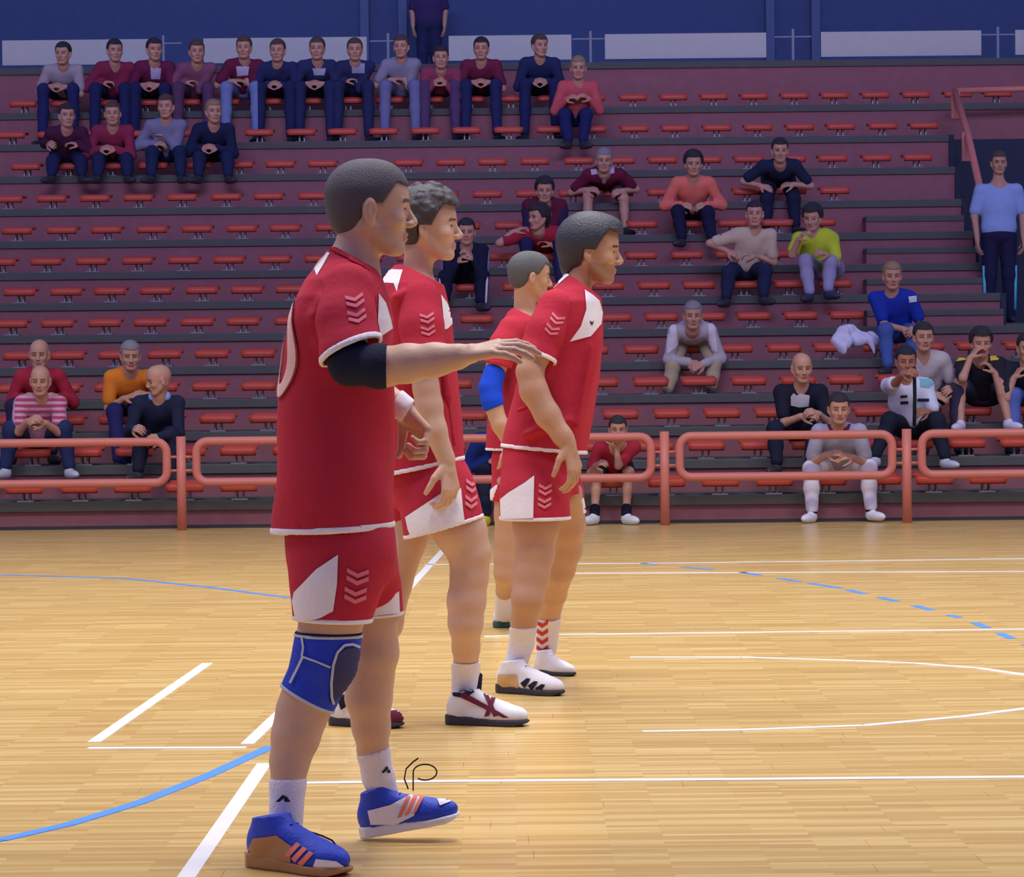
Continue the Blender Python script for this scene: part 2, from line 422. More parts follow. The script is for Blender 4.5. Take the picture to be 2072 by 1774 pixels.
# railing with white boards behind the top row
rd = dn(13)+.35
WB = mat('white_board', lin(196, 196, 184), .7, .1, 5, .06); RM = mat('pale_metal', lin(150, 158, 165), .5)
rail = empty('board_railing', (0, rd, TZ[13]), 'pale railing carrying long white boards along the top of the stand', 'railing')
ro = rail.location
for a, b in ((5, 312), (412, 742), (908, 1156), (1224, 1550), (1661, 1985), (2054, 2380)):
    xa, xb = P(a, 90, rd)[0], P(b, 90, rd)[0]
    zt, zb = zc(71.5, rd), zc(122, rd)
    MB().box((xa, rd-.02, zb), (xb, rd+.02, zt), .004).obj('board', WB, rail, ro)
for px in (330, 785, 1195, 1605, 2020):
    x = P(px, 90, rd)[0]; MB().tube([(x, rd+.03, TZ[13]), (x, rd+.03, zc(64, rd))], .017, 8).obj('post', RM, rail, ro)
    MB().tube([(x-.22, rd+.03, zc(80, rd)), (x+.22, rd+.03, zc(80, rd))], .010, 8).obj('bar', RM, rail, ro)
# ------------------------------------------------------------------ front barrier
ORG = mat('salmon_orange_paint', lin(214, 126, 108), .42, .08, 30, .06)
fd = 25.79
fence = empty('barrier_rail', (0, fd, 0), 'salmon orange tubular barrier with rounded frames in front of the first row', 'barrier'); fo = fence.location
rt, rb_ = zc(886, fd), zc(969, fd)
for px in (-123, 367, 857, 1345, 1835):
    x = P(px, 960, fd)[0]
    MB().tube([(x, fd, 0), (x, fd, zc(876, fd))], .040, 14).obj('post', ORG, fence, fo, True)
    MB().tube([(x-.06, fd, 0.004), (x+.06, fd, 0.004)], .004, 4)
    a, b = P(px+30, 900, fd)[0], P(px+490-30, 900, fd)[0]; r = .095; pts = []
    for cx_, cz_, a0 in ((b-r, rt-r, 0), (a+r, rt-r, 90), (a+r, rb_+r, 180), (b-r, rb_+r, 270)):
        for q in range(7):
            t = math.radians(a0+q*15); pts.append((cx_+r*math.cos(t), fd, cz_+r*math.sin(t)))
    MB().tube(pts, .036, 12, True).obj('rail_loop', ORG, fence, fo, True)
    for zz in (rt-.13, rb_+.10):
        MB().tube([(x-.10, fd, zz), (x+.10, fd, zz)], .012, 8).obj('bracket', ORG, fence, fo, True)
# ------------------------------------------------------------------ exit handrail at the upper right
hr = empty('exit_handrail', (P(1935, 300, dn(10))[0], dn(10), TZ[9]), 'orange handrail turning down beside the dark exit at the upper right', 'railing'); ho = hr.location
p0 = P(1932, 184, dn(11)); p1 = P(1984, 385, dn(8)); p2 = P(2200, 176, dn(11)+.05)
MB().tube([p2, p0], .035, 10).obj('top_rail', ORG, hr, ho, True)
MB().tube([p0, P(1958, 270, dn(10)), p1], .04, 10).obj('sloping_rail', ORG, hr, ho, True)
for a, ya, yb, d in ((1933, 184, 240, dn(11)), (1955, 268, 326, dn(10)), (1983, 372, 428, dn(8)-.02)):
    A = P(a, ya, d); B = P(a, yb, d)
    MB().box((A[0]-.05, d-.03, B[2]), (A[0]+.05, d+.03, A[2]), .01).obj('post', ORG, hr, ho)
# ------------------------------------------------------------------ seats
SEATM = mat('red_plastic_seat', lin(204, 78, 56), .45, .05, 40, .06); BRK = mat('galvanised_bracket', lin(150, 152, 146), .5, metal=.4)
def seat_mesh():
    nx, ny = 8, 6; wd, dp = .335, .33; V = []; F = []
    prof = [(0.006, -.066), (0.0, -.028), (.02, 0), (.08, -.004), (.18, -.014), (.25, -.010), (.30, .004), (.325, .016)]
    for j, (yy, zz) in enumerate(prof):
        for i in range(nx+1):
            u = i/nx*2-1; e = abs(u)**6
            V.append((u*wd/2*(1-.06*(j in (0, 7))), yy+.01*e*(j < 3), zz-.008*(1-u*u)*(3 < j < 6)-.012*e*(j == 2)))
    n1 = len(V)
    for (a, b, c) in V[:]: V.append((a*.97, b+.012, c-.012))
    W = nx+1
    for j in range(len(prof)-1):
        for i in range(nx):
            a = j*W+i; F.append((a, a+1, a+W+1, a+W)); F.append((n1+a, n1+a+W, n1+a+W+1, n1+a+1))
    J = len(prof)-1
    for i in range(nx):
        F.append((i+1, i, n1+i, n1+i+1)); F.append((J*W+i, J*W+i+1, n1+J*W+i+1, n1+J*W+i))
    for j in range(J):
        F.append((j*W, (j+1)*W, n1+(j+1)*W, n1+j*W)); F.append(((j+1)*W+nx, j*W+nx, n1+j*W+nx, n1+(j+1)*W+nx))
    return V, F
V, F = seat_mesh(); SV = V
bmb = MB().box((-.07, .06, -.15), (.07, .24, -.14)).box((-.035, .10, -.14), (-.02, .20, -.012)).box((.02, .10, -.14), (.035, .20, -.012))
seat0 = None; nseat = 0; orn = ['first', 'second', 'third', 'fourth', 'fifth', 'sixth', 'seventh', 'eighth', 'ninth', 'tenth', 'eleventh', 'twelfth', 'thirteenth', 'fourteenth', 'fifteenth', 'sixteenth', 'seventeenth', 'eighteenth', 'nineteenth', 'twentieth', '21st', '22nd', '23rd', '24th', '25th', '26th', '27th', '28th']
OFF = [50, 62, 30, 25, 40, 22, 40, 92-93*1, 35, 15, 50, 20, 45]
for n in range(13):
    d = dn(n)+.03; pitch = .458*FPX/d if n < 7 else .475*FPX/d
    lim = 2110 if n < 4 else (1720 if n in (4, 5) else 1735) if n < 10 else 1900
    if n == 12: lim = 2110
    if n == 4: lim = 2110
    xs = []; x = OFF[n]
    while x < lim:
        xs.append(x+random.uniform(-2, 2)); x += pitch
    for i, px in enumerate(xs):
        if px > 2085: continue
        wx = P(px, SEATY[n], d)[0]
        left = px < 900
        k = i if left else len(xs)-1-i
        lab = 'red plastic seat, %s row up, %s from the %s end' % (orn[n], orn[k], 'left' if left else 'right')
        if seat0 is None:
            seat0 = mobj('stadium_seat', V, F, SEATM, None, None, True); br0 = bmb.obj('bracket', BRK, seat0); o = seat0
        else:
            o = seat0.copy(); C.objects.link(o); c_ = br0.copy(); C.objects.link(c_); c_.parent = o
        o.location = (wx, d, seatz(n)); props(o, lab, 'seat', 'red seats in the %s row of the grandstand' % orn[n]); nseat += 1

# ================================================================== PEOPLE
SK1 = (205, 158, 126)
def headops(o, F, U, s=1.0, nk=None, nr=.058, ears=True, bald=False):
    F = unit(F); U = unit(np.asarray(U)-F*np.dot(F, U)); R = np.cross(F, U); M = np.array([F, R, U])
    p = lambda f, r, u: np.asarray(o)+s*(F*f+R*r+U*u)
    O = []
    E = lambda c, r, k, mode='u', RR=M: O.append(ell(p(*c), np.array(r)*s, RR, k*s, mode))
    K = lambda a, b, ra, rb, k: O.append(cone(p(*a), p(*b), ra*s, rb*s, k*s))
    E((-.012, 0, .040), (.096, .076, .086), .02); E((.030, 0, .055), (.058, .060, .062), .03)
    E((.034, 0, .0), (.054, .060, .072), .03); E((.038, 0, -.052), (.048, .047, .048), .03)
    K((.073, -.010, -.088), (.073, .010, -.088), .016, .016, .022)
    for q in (-1, 1):
        K((-.002, q*.056, -.035), (.055, q*.028, -.085), .018, .014, .025)
        K((.083, q*.010, .031), (.070, q*.042, .029), .0085, .008, .012)
        E((.060, q*.043, -.018), (.022, .018, .020), .02)
        E((.094, q*.031, .010), (.014, .015, .011), .012, 's')
        E((.072, q*.031, .010), (.0145, .0145, .0125), .004)
        E((.099, q*.011, -.027), (.011, .008, .008), .006)
        if ears:
            E((-.004, q*.080, .002), (.017, .009, .031), .008)
            E((.004, q*.090, .003), (.009, .007, .017), .004, 's')
            E((-.001, q*.078, -.024), (.010, .007, .011), .006)
    K((.088, 0, .018), (.109, 0, -.020), .0065, .0105, .010)
    E((.0865, 0, -.0515), (.0105, .023, .006), .008); E((.0850, 0, -.062), (.0105, .020, .007), .008)
    E((.0985, 0, -.0565), (.009, .020, .0013), .003, 's')
    if nk is not None:
        O.append(cone(p(-.022, 0, -.03), nk, nr*s, nr*1.05, .03))
    fr = dict(o=np.asarray(o, float), M=M, s=s)
    return O, fr
def hairline(f, style):
    hl = dict(buzz=.074, short=.078, medium=.088, curly=.084, cap=.045, long=.075)[style]
    line = np.where(f > .062, hl-.25*(f-.062), np.where(f > .026, .018+(f-.026)*1.55*(hl/.072), np.where(f > -.022, .018+(-.008 if style in ('medium', 'curly') else .002), -.055)))
    return line-(.03 if style == 'medium' else 0)*(f < -.03)-(.16 if style == 'long' else 0)*(f < -.02)
def hairops(fr, style):
    o, M, s = fr['o'], fr['M'], fr['s']; F, R, U = M
    p = lambda f, r, u: o+s*(F*f+R*r+U*u)
    t = dict(buzz=.0042, short=.008, medium=.022, curly=.020, cap=.012, long=.028)[style]
    O = [ell(p(-.014, 0, .042), (np.array((.096, .077, .086))+t)*s, M, .02), ell(p(.030, 0, .055), (np.array((.058, .060, .062))+t)*s, M, .03*s)]
    if style in ('medium', 'curly', 'long'): O.append(ell(p(-.055, 0, -.005), np.array((.060, .068, .07))*s, M, .03))
    if style == 'medium': O += [ell(p(.055, 0, .105), np.array((.045, .05, .03))*s, M, .02), ell(p(-.075, 0, -.055), np.array((.03, .045, .04))*s, M, .03)]
    if style == 'long': O += [cone(p(-.06, -.05, .0), p(-.06, -.06, -.16), .035*s, .03*s, .03), cone(p(-.06, .05, .0), p(-.06, .06, -.16), .035*s, .03*s, .03)]
    if style in ('buzz', 'short'): O.append(ell(p(-.045, 0, -.012), np.array((.056, .060, .056))*s, M, .03))
    rng = np.random.RandomState(5)
    if style == 'curly':
        for q in range(150):
            v = rng.normal(size=3); v /= np.linalg.norm(v)
            if v[2] < -.25: continue
            c = p(-.008+.105*v[0], .09*v[1], .052+.098*v[2]); O.append(ell(c, np.array((.017, .017, .013))*s*rng.uniform(.7, 1.15), None, .006))
    def cut(X, Y, Z):
        x, y, z = (X-o[0]), (Y-o[1]), (Z-o[2])
        f = (x*F[0]+y*F[1]+z*F[2])/s; u = (x*U[0]+y*U[1]+z*U[2])/s; r = np.abs(x*R[0]+y*R[1]+z*R[2])/s
        line = hairline(f, style)
        return np.clip((line-u), -.03, .03)*s*.8
    O.append(gop(cut, 'i'))
    return O
def headtint(fr, skin_tint=(1, 1, 1), brow=(.25, .2, .2), stubble=0, spect=False, fade=None):
    def fn(V):
        q = ((V-fr['o'])@fr['M'].T)/fr['s']; f, r, u = q[:, 0], np.abs(q[:, 1]), q[:, 2]
        t = np.ones((len(V), 3))
        hd = (np.abs(u) < .2)
        lip = hd & (f > .078) & (r < .024) & (np.abs(u+.057) < .012); t[lip] = (.88, .62, .62)
        bz = .031+.12*np.maximum(r-.03, 0)*-1
        br = hd & (f > .05) & (np.abs(u-bz) < .0052) & (r > .009) & (r < .05); t[br] = brow
        if spect:
            ey = hd & (f > .055) & (np.abs(u-.011) < .009) & (np.abs(r-.031) < .016); t[ey] = (.38, .32, .32)
            mo = hd & (f > .078) & (r < .02) & (np.abs(u+.057) < .004); t[mo] = (.45, .3, .3)
        if fade:
            g = np.clip((u-hairline(f, fade)+.012)/.012, 0, 1)*hd*(f > -.02)*(r > .03 if fade != 'buzz' else 1); g = np.where((r > .074) & (u < .04), 0, g)
            t *= 1-.45*g[:, None]
        if stubble:
            sb = hd & (((u < -.035) & (u > -.12) & (f > .0) & ~lip)); w = stubble
            t[sb] = t[sb]*(1-w*.35)
        return t
    return fn
EYEM = None
def eyes(fr, root):
    global EYEM
    if EYEM is None:
        EYEM = mat('eye', (.75, .72, .7), .2, tint=True)
    o, M, s = fr['o'], fr['M'], fr['s']; F, R, U = M
    for q in (-1, 1):
        c = o+s*(F*.0735+R*q*.031+U*.010); V = []; T = []; Fc = []; nu, nv = 12, 8
        for j in range(nv+1):
            th = math.pi*j/nv
            for i in range(nu):
                ph = 2*math.pi*i/nu; dv = F*math.cos(th)+R*math.sin(th)*math.cos(ph)+U*math.sin(th)*math.sin(ph)
                V.append(c+dv*.0142*s*np.array(1)); T.append((.05, .04, .03) if j <= 2 else (1, .95, .95))
        V = np.array(V)
        for j in range(nv):
            for i in range(nu): Fc.append((j*nu+i, j*nu+(i+1) % nu, (j+1)*nu+(i+1) % nu, (j+1)*nu+i))
        # flatten vertically so the lids frame it
        rel = (V-c)@M.T; rel[:, 2] *= .52; V = c+rel@M
        mobj('eye', V, Fc, EYEM, root, root.location, True, np.array(T))
def handops(wr, f, n, s=1.0, thumb=1, curl=.5, spread=.12, curls=None):
    """wrist point, finger direction, palm normal; thumb=+1/-1 picks the side"""
    f = unit(f); n = unit(np.asarray(n, float)-f*np.dot(f, n)); t = np.cross(n, f)*thumb; wr = np.asarray(wr, float); O = []
    base = [(.030, .094, .0105), (.010, .098, .0105), (-.011, .094, .0100), (-.031, .086, .0092)]
    ln = [(.043, .026, .021), (.048, .030, .023), (.044, .028, .022), (.035, .022, .019)]
    O.append(cone(wr-f*.02*s, wr+f*.03*s, .025*s, .024*s, .012))
    for i, (sd, l, r) in enumerate(base):
        kn = wr+s*(t*sd+f*l)
        O.append(cone(wr+s*(t*sd*.55+f*.018), kn, .0145*s, .0125*s, .010*s))
        a = (curls[i] if curls else curl); d = unit(f+t*spread*sd/.03*.6); p = kn; ang = a*.7
        for j, L in enumerate(ln[i]):
            dd = d*math.cos(ang)+n*math.sin(ang); q = p+dd*L*s; O.append(cone(p, q, (r-.0008*j)*s, (r-.0008*(j+1))*s, .0035)); p = q; ang += a*(1.1 if j == 0 else .8)
    b = wr+s*(t*.022+f*.022+n*.006); k1 = b+s*.042*unit(t*.8+f*.75+n*.45); k2 = k1+s*.034*unit(t*.35+f*1+n*(.3+curl*.5)); k3 = k2+s*.026*unit(t*.1+f*1+n*(.3+curl))
    O += [cone(b, k1, .017*s, .0135*s, .010), cone(k1, k2, .0118*s, .0108*s, .004), cone(k2, k3, .0105*s, .0088*s, .003)]
    return O
def hbox(wr, f, s=1): c = np.asarray(wr)+unit(f)*.10*s; return (c-.125*s, c+.125*s)
def ik(a, b, l1, l2, pole):
    a = np.asarray(a, float); b = np.asarray(b, float); d = b-a; L = np.linalg.norm(d)
    if L > (l1+l2)*.99: k = L/((l1+l2)*.99); l1 *= k; l2 *= k
    u = d/L; x = (l1*l1-l2*l2+L*L)/(2*L); h = math.sqrt(max(l1*l1-x*x, 0)); pl = np.asarray(pole, float); pl = unit(pl-u*np.dot(pl, u))
    return a+u*x+pl*h
def shoe(root, heel, fw, up, L, cu, cs, h=.005, lace=(40, 40, 60), name='shoe', label=None, hi=0):
    """heel = point on the ground at the back of the sole"""
    k = L/.30; fw = unit(fw); up = unit(np.asarray(up, float)-fw*np.dot(fw, up)); sd = np.cross(up, fw); M = np.array([fw, sd, up]); H = np.asarray(heel, float)
    p = lambda a, s_, u: H+k*(fw*a+sd*s_+up*u)
    A = [0, .02, .08, .14, .21, .26, .29, .30]; Wd = [.012, .030, .036, .036, .047, .042, .026, .008]
    def solefn(X, Y, Z):
        x, y, z = X-H[0], Y-H[1], Z-H[2]; a = (x*fw[0]+y*fw[1]+z*fw[2])/k; s_ = (x*sd[0]+y*sd[1]+z*sd[2])/k; u = (x*up[0]+y*up[1]+z*up[2])/k
        w_ = np.interp(a, A, Wd); top = .034-.012*np.clip((a-.05)/.15, 0, 1); bot = .022*np.clip((a-.25)/.06, 0, 1)**2
        return np.maximum.reduce([np.abs(s_)-w_-.003, -a, a-.302, u-top, bot-u])*k
    c = p(.15, 0, .02)
    so = [(solefn, 0, 'u', c-.2*k, c+.2*k)]
    E = lambda c_, r_, kk=.02: ell(p(*c_), np.array(r_)*k, M, kk)
    up_ = [E((.052, 0, .056), (.050, .036, .058)), cone(p(.058, 0, .06), p(.070, 0, .112+hi), .042*k, .044*k, .015), cone(p(.098, 0, .086), p(.205, 0, .050), .037*k, .032*k, .03),
           E((.212, 0, .036), (.086, .046, .038)), E((.13, 0, .036), (.09, .038, .036)),
           gop(lambda X, Y, Z: .02*k-((X-H[0])*up[0]+(Y-H[1])*up[1]+(Z-H[2])*up[2]), 'i'),
           gop(lambda X, Y, Z: ((X-H[0])*up[0]+(Y-H[1])*up[1]+(Z-H[2])*up[2])-(.104+hi)*k-.16*((X-H[0])*fw[0]+(Y-H[1])*fw[1]+(Z-H[2])*fw[2]), 'i')]
    U = part(name, up_, h, cu, root, label=label); so_ = part('sole', so, h, cs, U[0]) if False else None
    V, Q = sdf_mesh(so, h); sob = mobj('sole', V, Q, cs, U[0], root.location, True)
    mb = MB()
    if lace:
        for i in range(5):
            a = .115+.021*i; z = .122-.011*i-.0012*i*i
            mb.tube([p(a, -.026, z-.020), p(a+.004, -.012, z-.003), p(a+.004, .012, z-.003), p(a, .026, z-.020)], .0028*k, 6)
        mb.obj('laces', cloth(*lace), U[0], root.location, True)
    return U, (V, Q)

# ------------------------------------------------------------------ the four players
RED = cloth(184, 44, 64, 'red_jersey_cloth'); WHT = cloth(236, 230, 236, 'white_cloth'); PNK = cloth(226, 120, 134, 'pale_print')
SOCK = mat('white_knit', lin(226, 220, 232), .9, .5, 150, .05)
def px2(pts, dep, s):           # [(px,py,r_px,extra depth)] -> [(xyz, r)]
    return [(P(a[0], a[1], dep+(a[3] if len(a) > 3 else 0)), a[2]/s) for a in pts]
def sections(rows, dep, s, tilt=0):
    out = []
    for y, xa, xb, ry in rows:
        c = P((xa+xb)/2, y, dep); out.append((c[2], c[0], dep, (xb-xa)/2/s, ry))
    return out
def foldfn(dep, seed, amp=.006, fx=26, tw=5):
    r = np.random.RandomState(seed); a, b, c, d = r.uniform(0, 6, 4)
    def fn(X, Y, Z):
        u = X*1.0+Y*.9
        v = np.sin(fx*u+tw*np.sin(3.1*Z+a)+b)*np.sin(5*Z+2*X+c)+.7*np.sin(fx*.55*u-6*Z+d)+.6*np.sin(17*Z+14*X+a)*np.sin(9*Y+c)
        return -amp*v
    return fn
def chev(cx, cy, w, h, n=2, th=.36):
    """stack of downward chevrons, photo pixels"""
    out = []
    for i in range(n):
        y = cy+i*h*.62
        out.append([(cx-w/2, y), (cx, y+h*.42), (cx+w/2, y), (cx+w/2, y+h*th), (cx, y+h*(.42+th)), (cx-w/2, y+h*th)])
    return out
def rot(polys, cx, cy, deg):
    c, s = math.cos(math.radians(deg)), math.sin(math.radians(deg))
    return [[(cx+(x-cx)*c-(y-cy)*s, cy+(x-cx)*s+(y-cy)*c) for x, y in pl] for pl in polys]
def logo(cx, cy, w, h): return chev(cx, cy, w, h*.34, 2)+chev(cx-w*.06, cy+h*.52, w, h*.34, 2)

def garment(name, ops, th, clips, h, material, root, band=None, label=None):
    """hollow cloth shell with optional trim bands [(centre, normal, width)]"""
    O = list(ops)+[(th, 0, 'shell', None, None)]+[plane(p, n) for p, n in clips]
    return part(name, O, h, material, root, label=label)
def band(ops, root, p, n, width, material=None, h=.005, limit=None, off=.003, name='trim_band'):
    p = np.asarray(p, float); n = unit(n)
    O = list(ops)+[(off, 0, 'off', None, None), (.012, 0, 'shell', None, None), plane(p+n*.0015, n), plane(p-n*width, -n)]
    if limit:
        c, r = limit; c = np.asarray(c); O.append(gop(lambda X, Y, Z: np.sqrt((X-c[0])**2+(Y-c[1])**2+(Z-c[2])**2)-r, 'i'))
    return part(name, O, h, material or WHT, root)

# ---- player one (nearest)
def player1():
    d, s = 8.55, FPX/8.55
    root = empty('person', onfloor(650, 1740), 'nearest player in red jersey and shorts with blue knee brace, arm stretched forward', 'person')
    h = .006
    ho, fr = headops(P(748, 430, d), (1, .10, -.04), (0, 0, 1), 1.13, P(712, 560, d), .054)
    body = ho+[cone(P(700, 575, d), P(690, 1000, d), .10, .11, .04), cone(P(705, 590, d-.15), P(705, 590, d+.15), .05, .05, .05)]
    ra = [(P(706, 592, d-.17), .052), (P(703, 700, d-.27), .050), (P(708, 738, d-.30), .048), (P(775, 742, d-.33), .0515), (P(825, 735, d-.35), .050), (P(880, 728, d-.37), .043), (P(925, 722, d-.39), .035)]
    body += chain(ra, .02)
    wr = P(930, 720, d-.39); body += handops(wr, (1, -.25, .20), (.25, .35, -1), 1.10, -1, .30, .30)
    la = [(P(715, 592, d+.17), .052), (P(735, 745, d+.22), .046), (P(760, 790, d+.22), .044), (P(812, 822, d+.16), .033)]
    body += chain(la, .02); wl = P(815, 825, d+.16); body += handops(wl, (.55, -.1, -.7), (-.6, -.4, -.4), 1.1, -1, 1.15)
    rl = px2([(690, 1100, 72, -.09), (672, 1240, 64, -.10), (663, 1300, 61, -.10), (656, 1340, 60, -.10), (628, 1400, 53, -.10), (612, 1440, 51, -.10), (598, 1490, 47, -.11), (586, 1540, 38, -.12), (582, 1590, 32, -.13), (578, 1665, 31, -.14)], d, s)
    ll = px2([(735, 1100, 72, .10), (752, 1240, 54, .12), (758, 1320, 48, .13), (750, 1370, 46, .15), (746, 1410, 47, .16), (751, 1470, 38, .18), (755, 1520, 31, .2), (765, 1570, 30, .22), (778, 1608, 27, .24)], d, s)
    body += chain(rl, .02)+chain(ll, .02)
    b0 = P(748, 430, d)
    bd = part('body', body, .007, skin(202, 162, 138), root, [(b0-[.17, .15, .17], b0+[.19, .15, .18], .0035), (*hbox(wr, (1, -.25, .20), 1.1), .004), (*hbox(wl, (.55, -.1, -.7), 1.0), .004)], headtint(fr, stubble=.25, fade='buzz'))
    eyes(fr, root)
    part('hair', hairops(fr, 'buzz'), .004, mat('cropped_hair', lin(80, 74, 84), .6, .5, 260, .2), root, label='closely cropped brown hair')
    # shirt
    F_ = foldfn(d, 3, .0095, 19)
    tor = sections([(503, 660, 728, .075), (520, 652, 742, .105), (540, 634, 757, .155), (565, 612, 772, .205), (600, 592, 786, .225), (650, 576, 795, .225), (700, 566, 797, .215), (780, 561, 798, .21), (900, 563, 800, .21), (1000, 562, 800, .215), (1090, 560, 798, .215)], d, s)
    sl = [(P(705, 585, d-.175), .072), (P(700, 650, d-.235), .075), (P(712, 715, d-.28), .080), (P(722, 760, d-.30), .085)]
    sl2 = [(P(715, 585, d+.175), .075), (P(735, 720, d+.22), .08)]
    g = [loft(tor, .03, fold=F_)]+chain(sl, .035)+chain(sl2, .035)
    for a, b, r in (((640, 640), (715, 575), .007), ((650, 690), (735, 600), .006), ((660, 610), (700, 560), .006)):
        g.append(cone(P(*a, d-.215), P(*b, d-.225), r*1.05, r*.35, .045))
    shc, shn = P(712, 713, d-.27), unit(np.array([.45, -.25, -1.]))
    slv = gop(lambda X, Y, Z: np.where(Y < d-.205, np.minimum((X-shc[0])*shn[0]+(Y-shc[1])*shn[1]+(Z-shc[2])*shn[2], .5), -1) if False else (X*0+Y*0+Z*0-1), 'i')
    hem = P(675, 1071, d); hn = np.array([.0, 0, -1.]); hn = unit(np.array([.045, 0, -1]))
    neck = P(700, 512, d)
    # body and sleeves clipped separately, then merged
    tb = [loft(tor, .03, fold=F_)]+g[1+len(sl)-1+len(sl2)-1:]
    so_ = chain(sl, .035)
    cy_ = gop(lambda X, Y, Z: np.minimum(np.maximum((X-shc[0])*shn[0]+(Y-shc[1])*shn[1]+(Z-shc[2])*shn[2], (d-.222)-Y*1.0)*1.0, 9) if False else X*0+Y*0+Z*0-1, 'i')
    S1 = part('jersey', tb+[((.010, hem[2]+.15), 0, 'shell', None, None), plane(hem, hn), plane(neck, (.55, 0, 1))], h, RED, root, label='red short-sleeved jersey with white trim')
    S2 = part('sleeve', so_+[(.010, 0, 'shell', None, None), plane(shc, shn)], .005, RED, root)
    S3 = part('sleeve', chain(sl2, .035)+[plane(P(735, 700, d+.22), (.1, 0, -1))], .007, RED, root)
    band(so_, root, shc, shn, .016)
    band(tb[:1], root, hem, hn, .017, h=.0055)
    band([loft(tor, .03)], root, neck, (.55, 0, 1), .012, RED, .0045, name='collar')
    bv = bvh(*S1[1:]); bv2 = bvh(*S2[1:])
    decal(bv, [(621, 537), (640, 512), (655, 507), (668, 512), (655, 535), (641, 558), (636, 541)], WHT, root, 'shoulder_patch', 3)
    decal(bv, [(766, 594), (780, 612), (790, 645), (794, 664), (770, 681), (764, 650)], WHT, root, 'chest_panel', 3)
    decal(bv2, rot(logo(721, 594, 36, 60), 721, 622, -12), PNK, root, 'sleeve_emblem', 2.5, .003)
    # number on the back: an oval nought
    c = P(600, 708, d); zc_ = c[2]; cy0 = d-.092; ring = []
    NUM = cloth(238, 196, 190, 'number_print'); NUMD = cloth(150, 60, 60, 'number_outline')
    for (ry, rz, ma, of) in ((.086, .130, NUMD, .003), (.079, .123, NUM, .005)):
        pass
    def ringpoly(ro, rzo, ri, rzi):
        o = [(cy0+ro*math.cos(t), zc_+rzo*math.sin(t)) for t in np.linspace(0, 2*math.pi, 37)[:-1]]
        i = [(cy0+ri*math.cos(t), zc_+rzi*math.sin(t)) for t in np.linspace(0, 2*math.pi, 37)[:-1]]
        return [[o[k], o[(k+1) % 36], i[(k+1) % 36], i[k]] for k in range(36)]
    decal(bv, ringpoly(.082, .130, .046, .094), NUM, root, 'back_number', .012, .005, 'x')
    decal(bv, ringpoly(.088, .136, .082, .130), NUMD, root, 'back_number', .012, .005, 'x')
    # shorts
    hipL = sections([(1040, 572, 792, .185), (1080, 576, 800, .19), (1130, 580, 802, .19), (1170, 590, 803, .15)], d, s)
    A = px2([(690, 1120, 100, -.085), (680, 1180, 86, -.10), (673, 1235, 72, -.11), (668, 1300, 70, -.11)], d, s)
    B = px2([(725, 1120, 78, .09), (745, 1190, 62, .11), (757, 1240, 52, .12), (762, 1300, 50, .12)], d, s)
    q0 = P(672, 1256, d-.11); q1 = P(757, 1246, d+.12)
    SA = part('shorts', [loft(hipL, .04), *chain(A, .04), cone(P(700, 1110, d), P(745, 1185, d+.08), .10, .085, .05), (.010, 0, 'shell', None, None), plane(q0, (-.05, 0, -1))], h, RED, root, label='red shorts with white panels')
    SB = part('shorts_leg', chain(B, .04)+[(.010, 0, 'shell', None, None), plane(q1, (.05, 0, -1))], h, RED, root)
    band(chain(A, .04), root, q0, (-.05, 0, -1), .012); band(chain(B, .04), root, q1, (.05, 0, -1), .010)
    bs = bvh(*SA[1:]); bs2 = bvh(*SB[1:])
    decal(bs, [(684, 1122), (682, 1180), (674, 1236), (648, 1250), (600, 1262), (592, 1216), (596, 1198), (640, 1152)], WHT, root, 'side_panel', 4, .004)
    decal(bs2, [(806, 1196), (808, 1240), (740, 1246), (752, 1228), (780, 1214)], WHT, root, 'side_panel', 4, .004)
    decal(bs, rot(logo(722, 1150, 44, 72), 722, 1185, 3), PNK, root, 'shorts_emblem', 3, .004)
    # knee brace
    BR = mat('blue_neoprene', lin(30, 58, 190), .7, .2, 80, .08)
    kb = [(P(668, 1268, d-.10), 63/s), (P(663, 1300, d-.10), 64/s), (P(656, 1340, d-.10), 64/s), (P(628, 1400, d-.10), 56.5/s), (P(608, 1450, d-.10), 54/s)]
    t0 = P(668, 1283, d-.1); t1 = P(617, 1413, d-.1); n0 = np.array([.03, 0, 1.]); n1 = np.array([-.55, 0, -1.])
    K = part('knee_brace', chain(kb, .02)+[plane(t0, n0), plane(t1, n1)], .005, BR, root, label='blue knee brace with grey piping')
    GP = cloth(190, 196, 206, 'grey_piping'); DK = cloth(34, 36, 50, 'dark_cloth')
    band(chain(kb, .02), root, t0, n0, .007, GP, .004, off=.004); band(chain(kb, .02), root, t1, n1, .008, GP, .004, off=.004)
    band(chain([(a, r*.985) for a, r in kb], .02), root, t0+n0*.006, n0, .006, DK, .004, name='brace_lining')
    bk = bvh(*K[1:])
    decal(bk, [(728, 1318), (718, 1310), (700, 1312), (686, 1322), (676, 1345), (672, 1385), (668, 1420), (690, 1410), (715, 1380), (726, 1350)], cloth(66, 66, 104, 'knee_pad'), root, 'knee_pad', 4, .004)
    tubepx = lambda pts, r, bvx, mm, nm: None
    def seam(pts, wd, bvx, mm, nm='piping'):
        pol = []; 
        for (x0, y0), (x1, y1) in zip(pts[:-1], pts[1:]):
            t = unit((x1-x0, y1-y0)); nx, ny = -t[1]*wd/2, t[0]*wd/2
            pol.append([(x0+nx, y0+ny), (x1+nx, y1+ny), (x1-nx, y1-ny), (x0-nx, y0-ny)])
        decal(bvx, pol, mm, root, nm, 4, .006)
    seam([(727, 1309), (712, 1303), (696, 1305), (682, 1320), (674, 1345), (670, 1380), (670, 1410), (674, 1424)], 5, bk, GP)
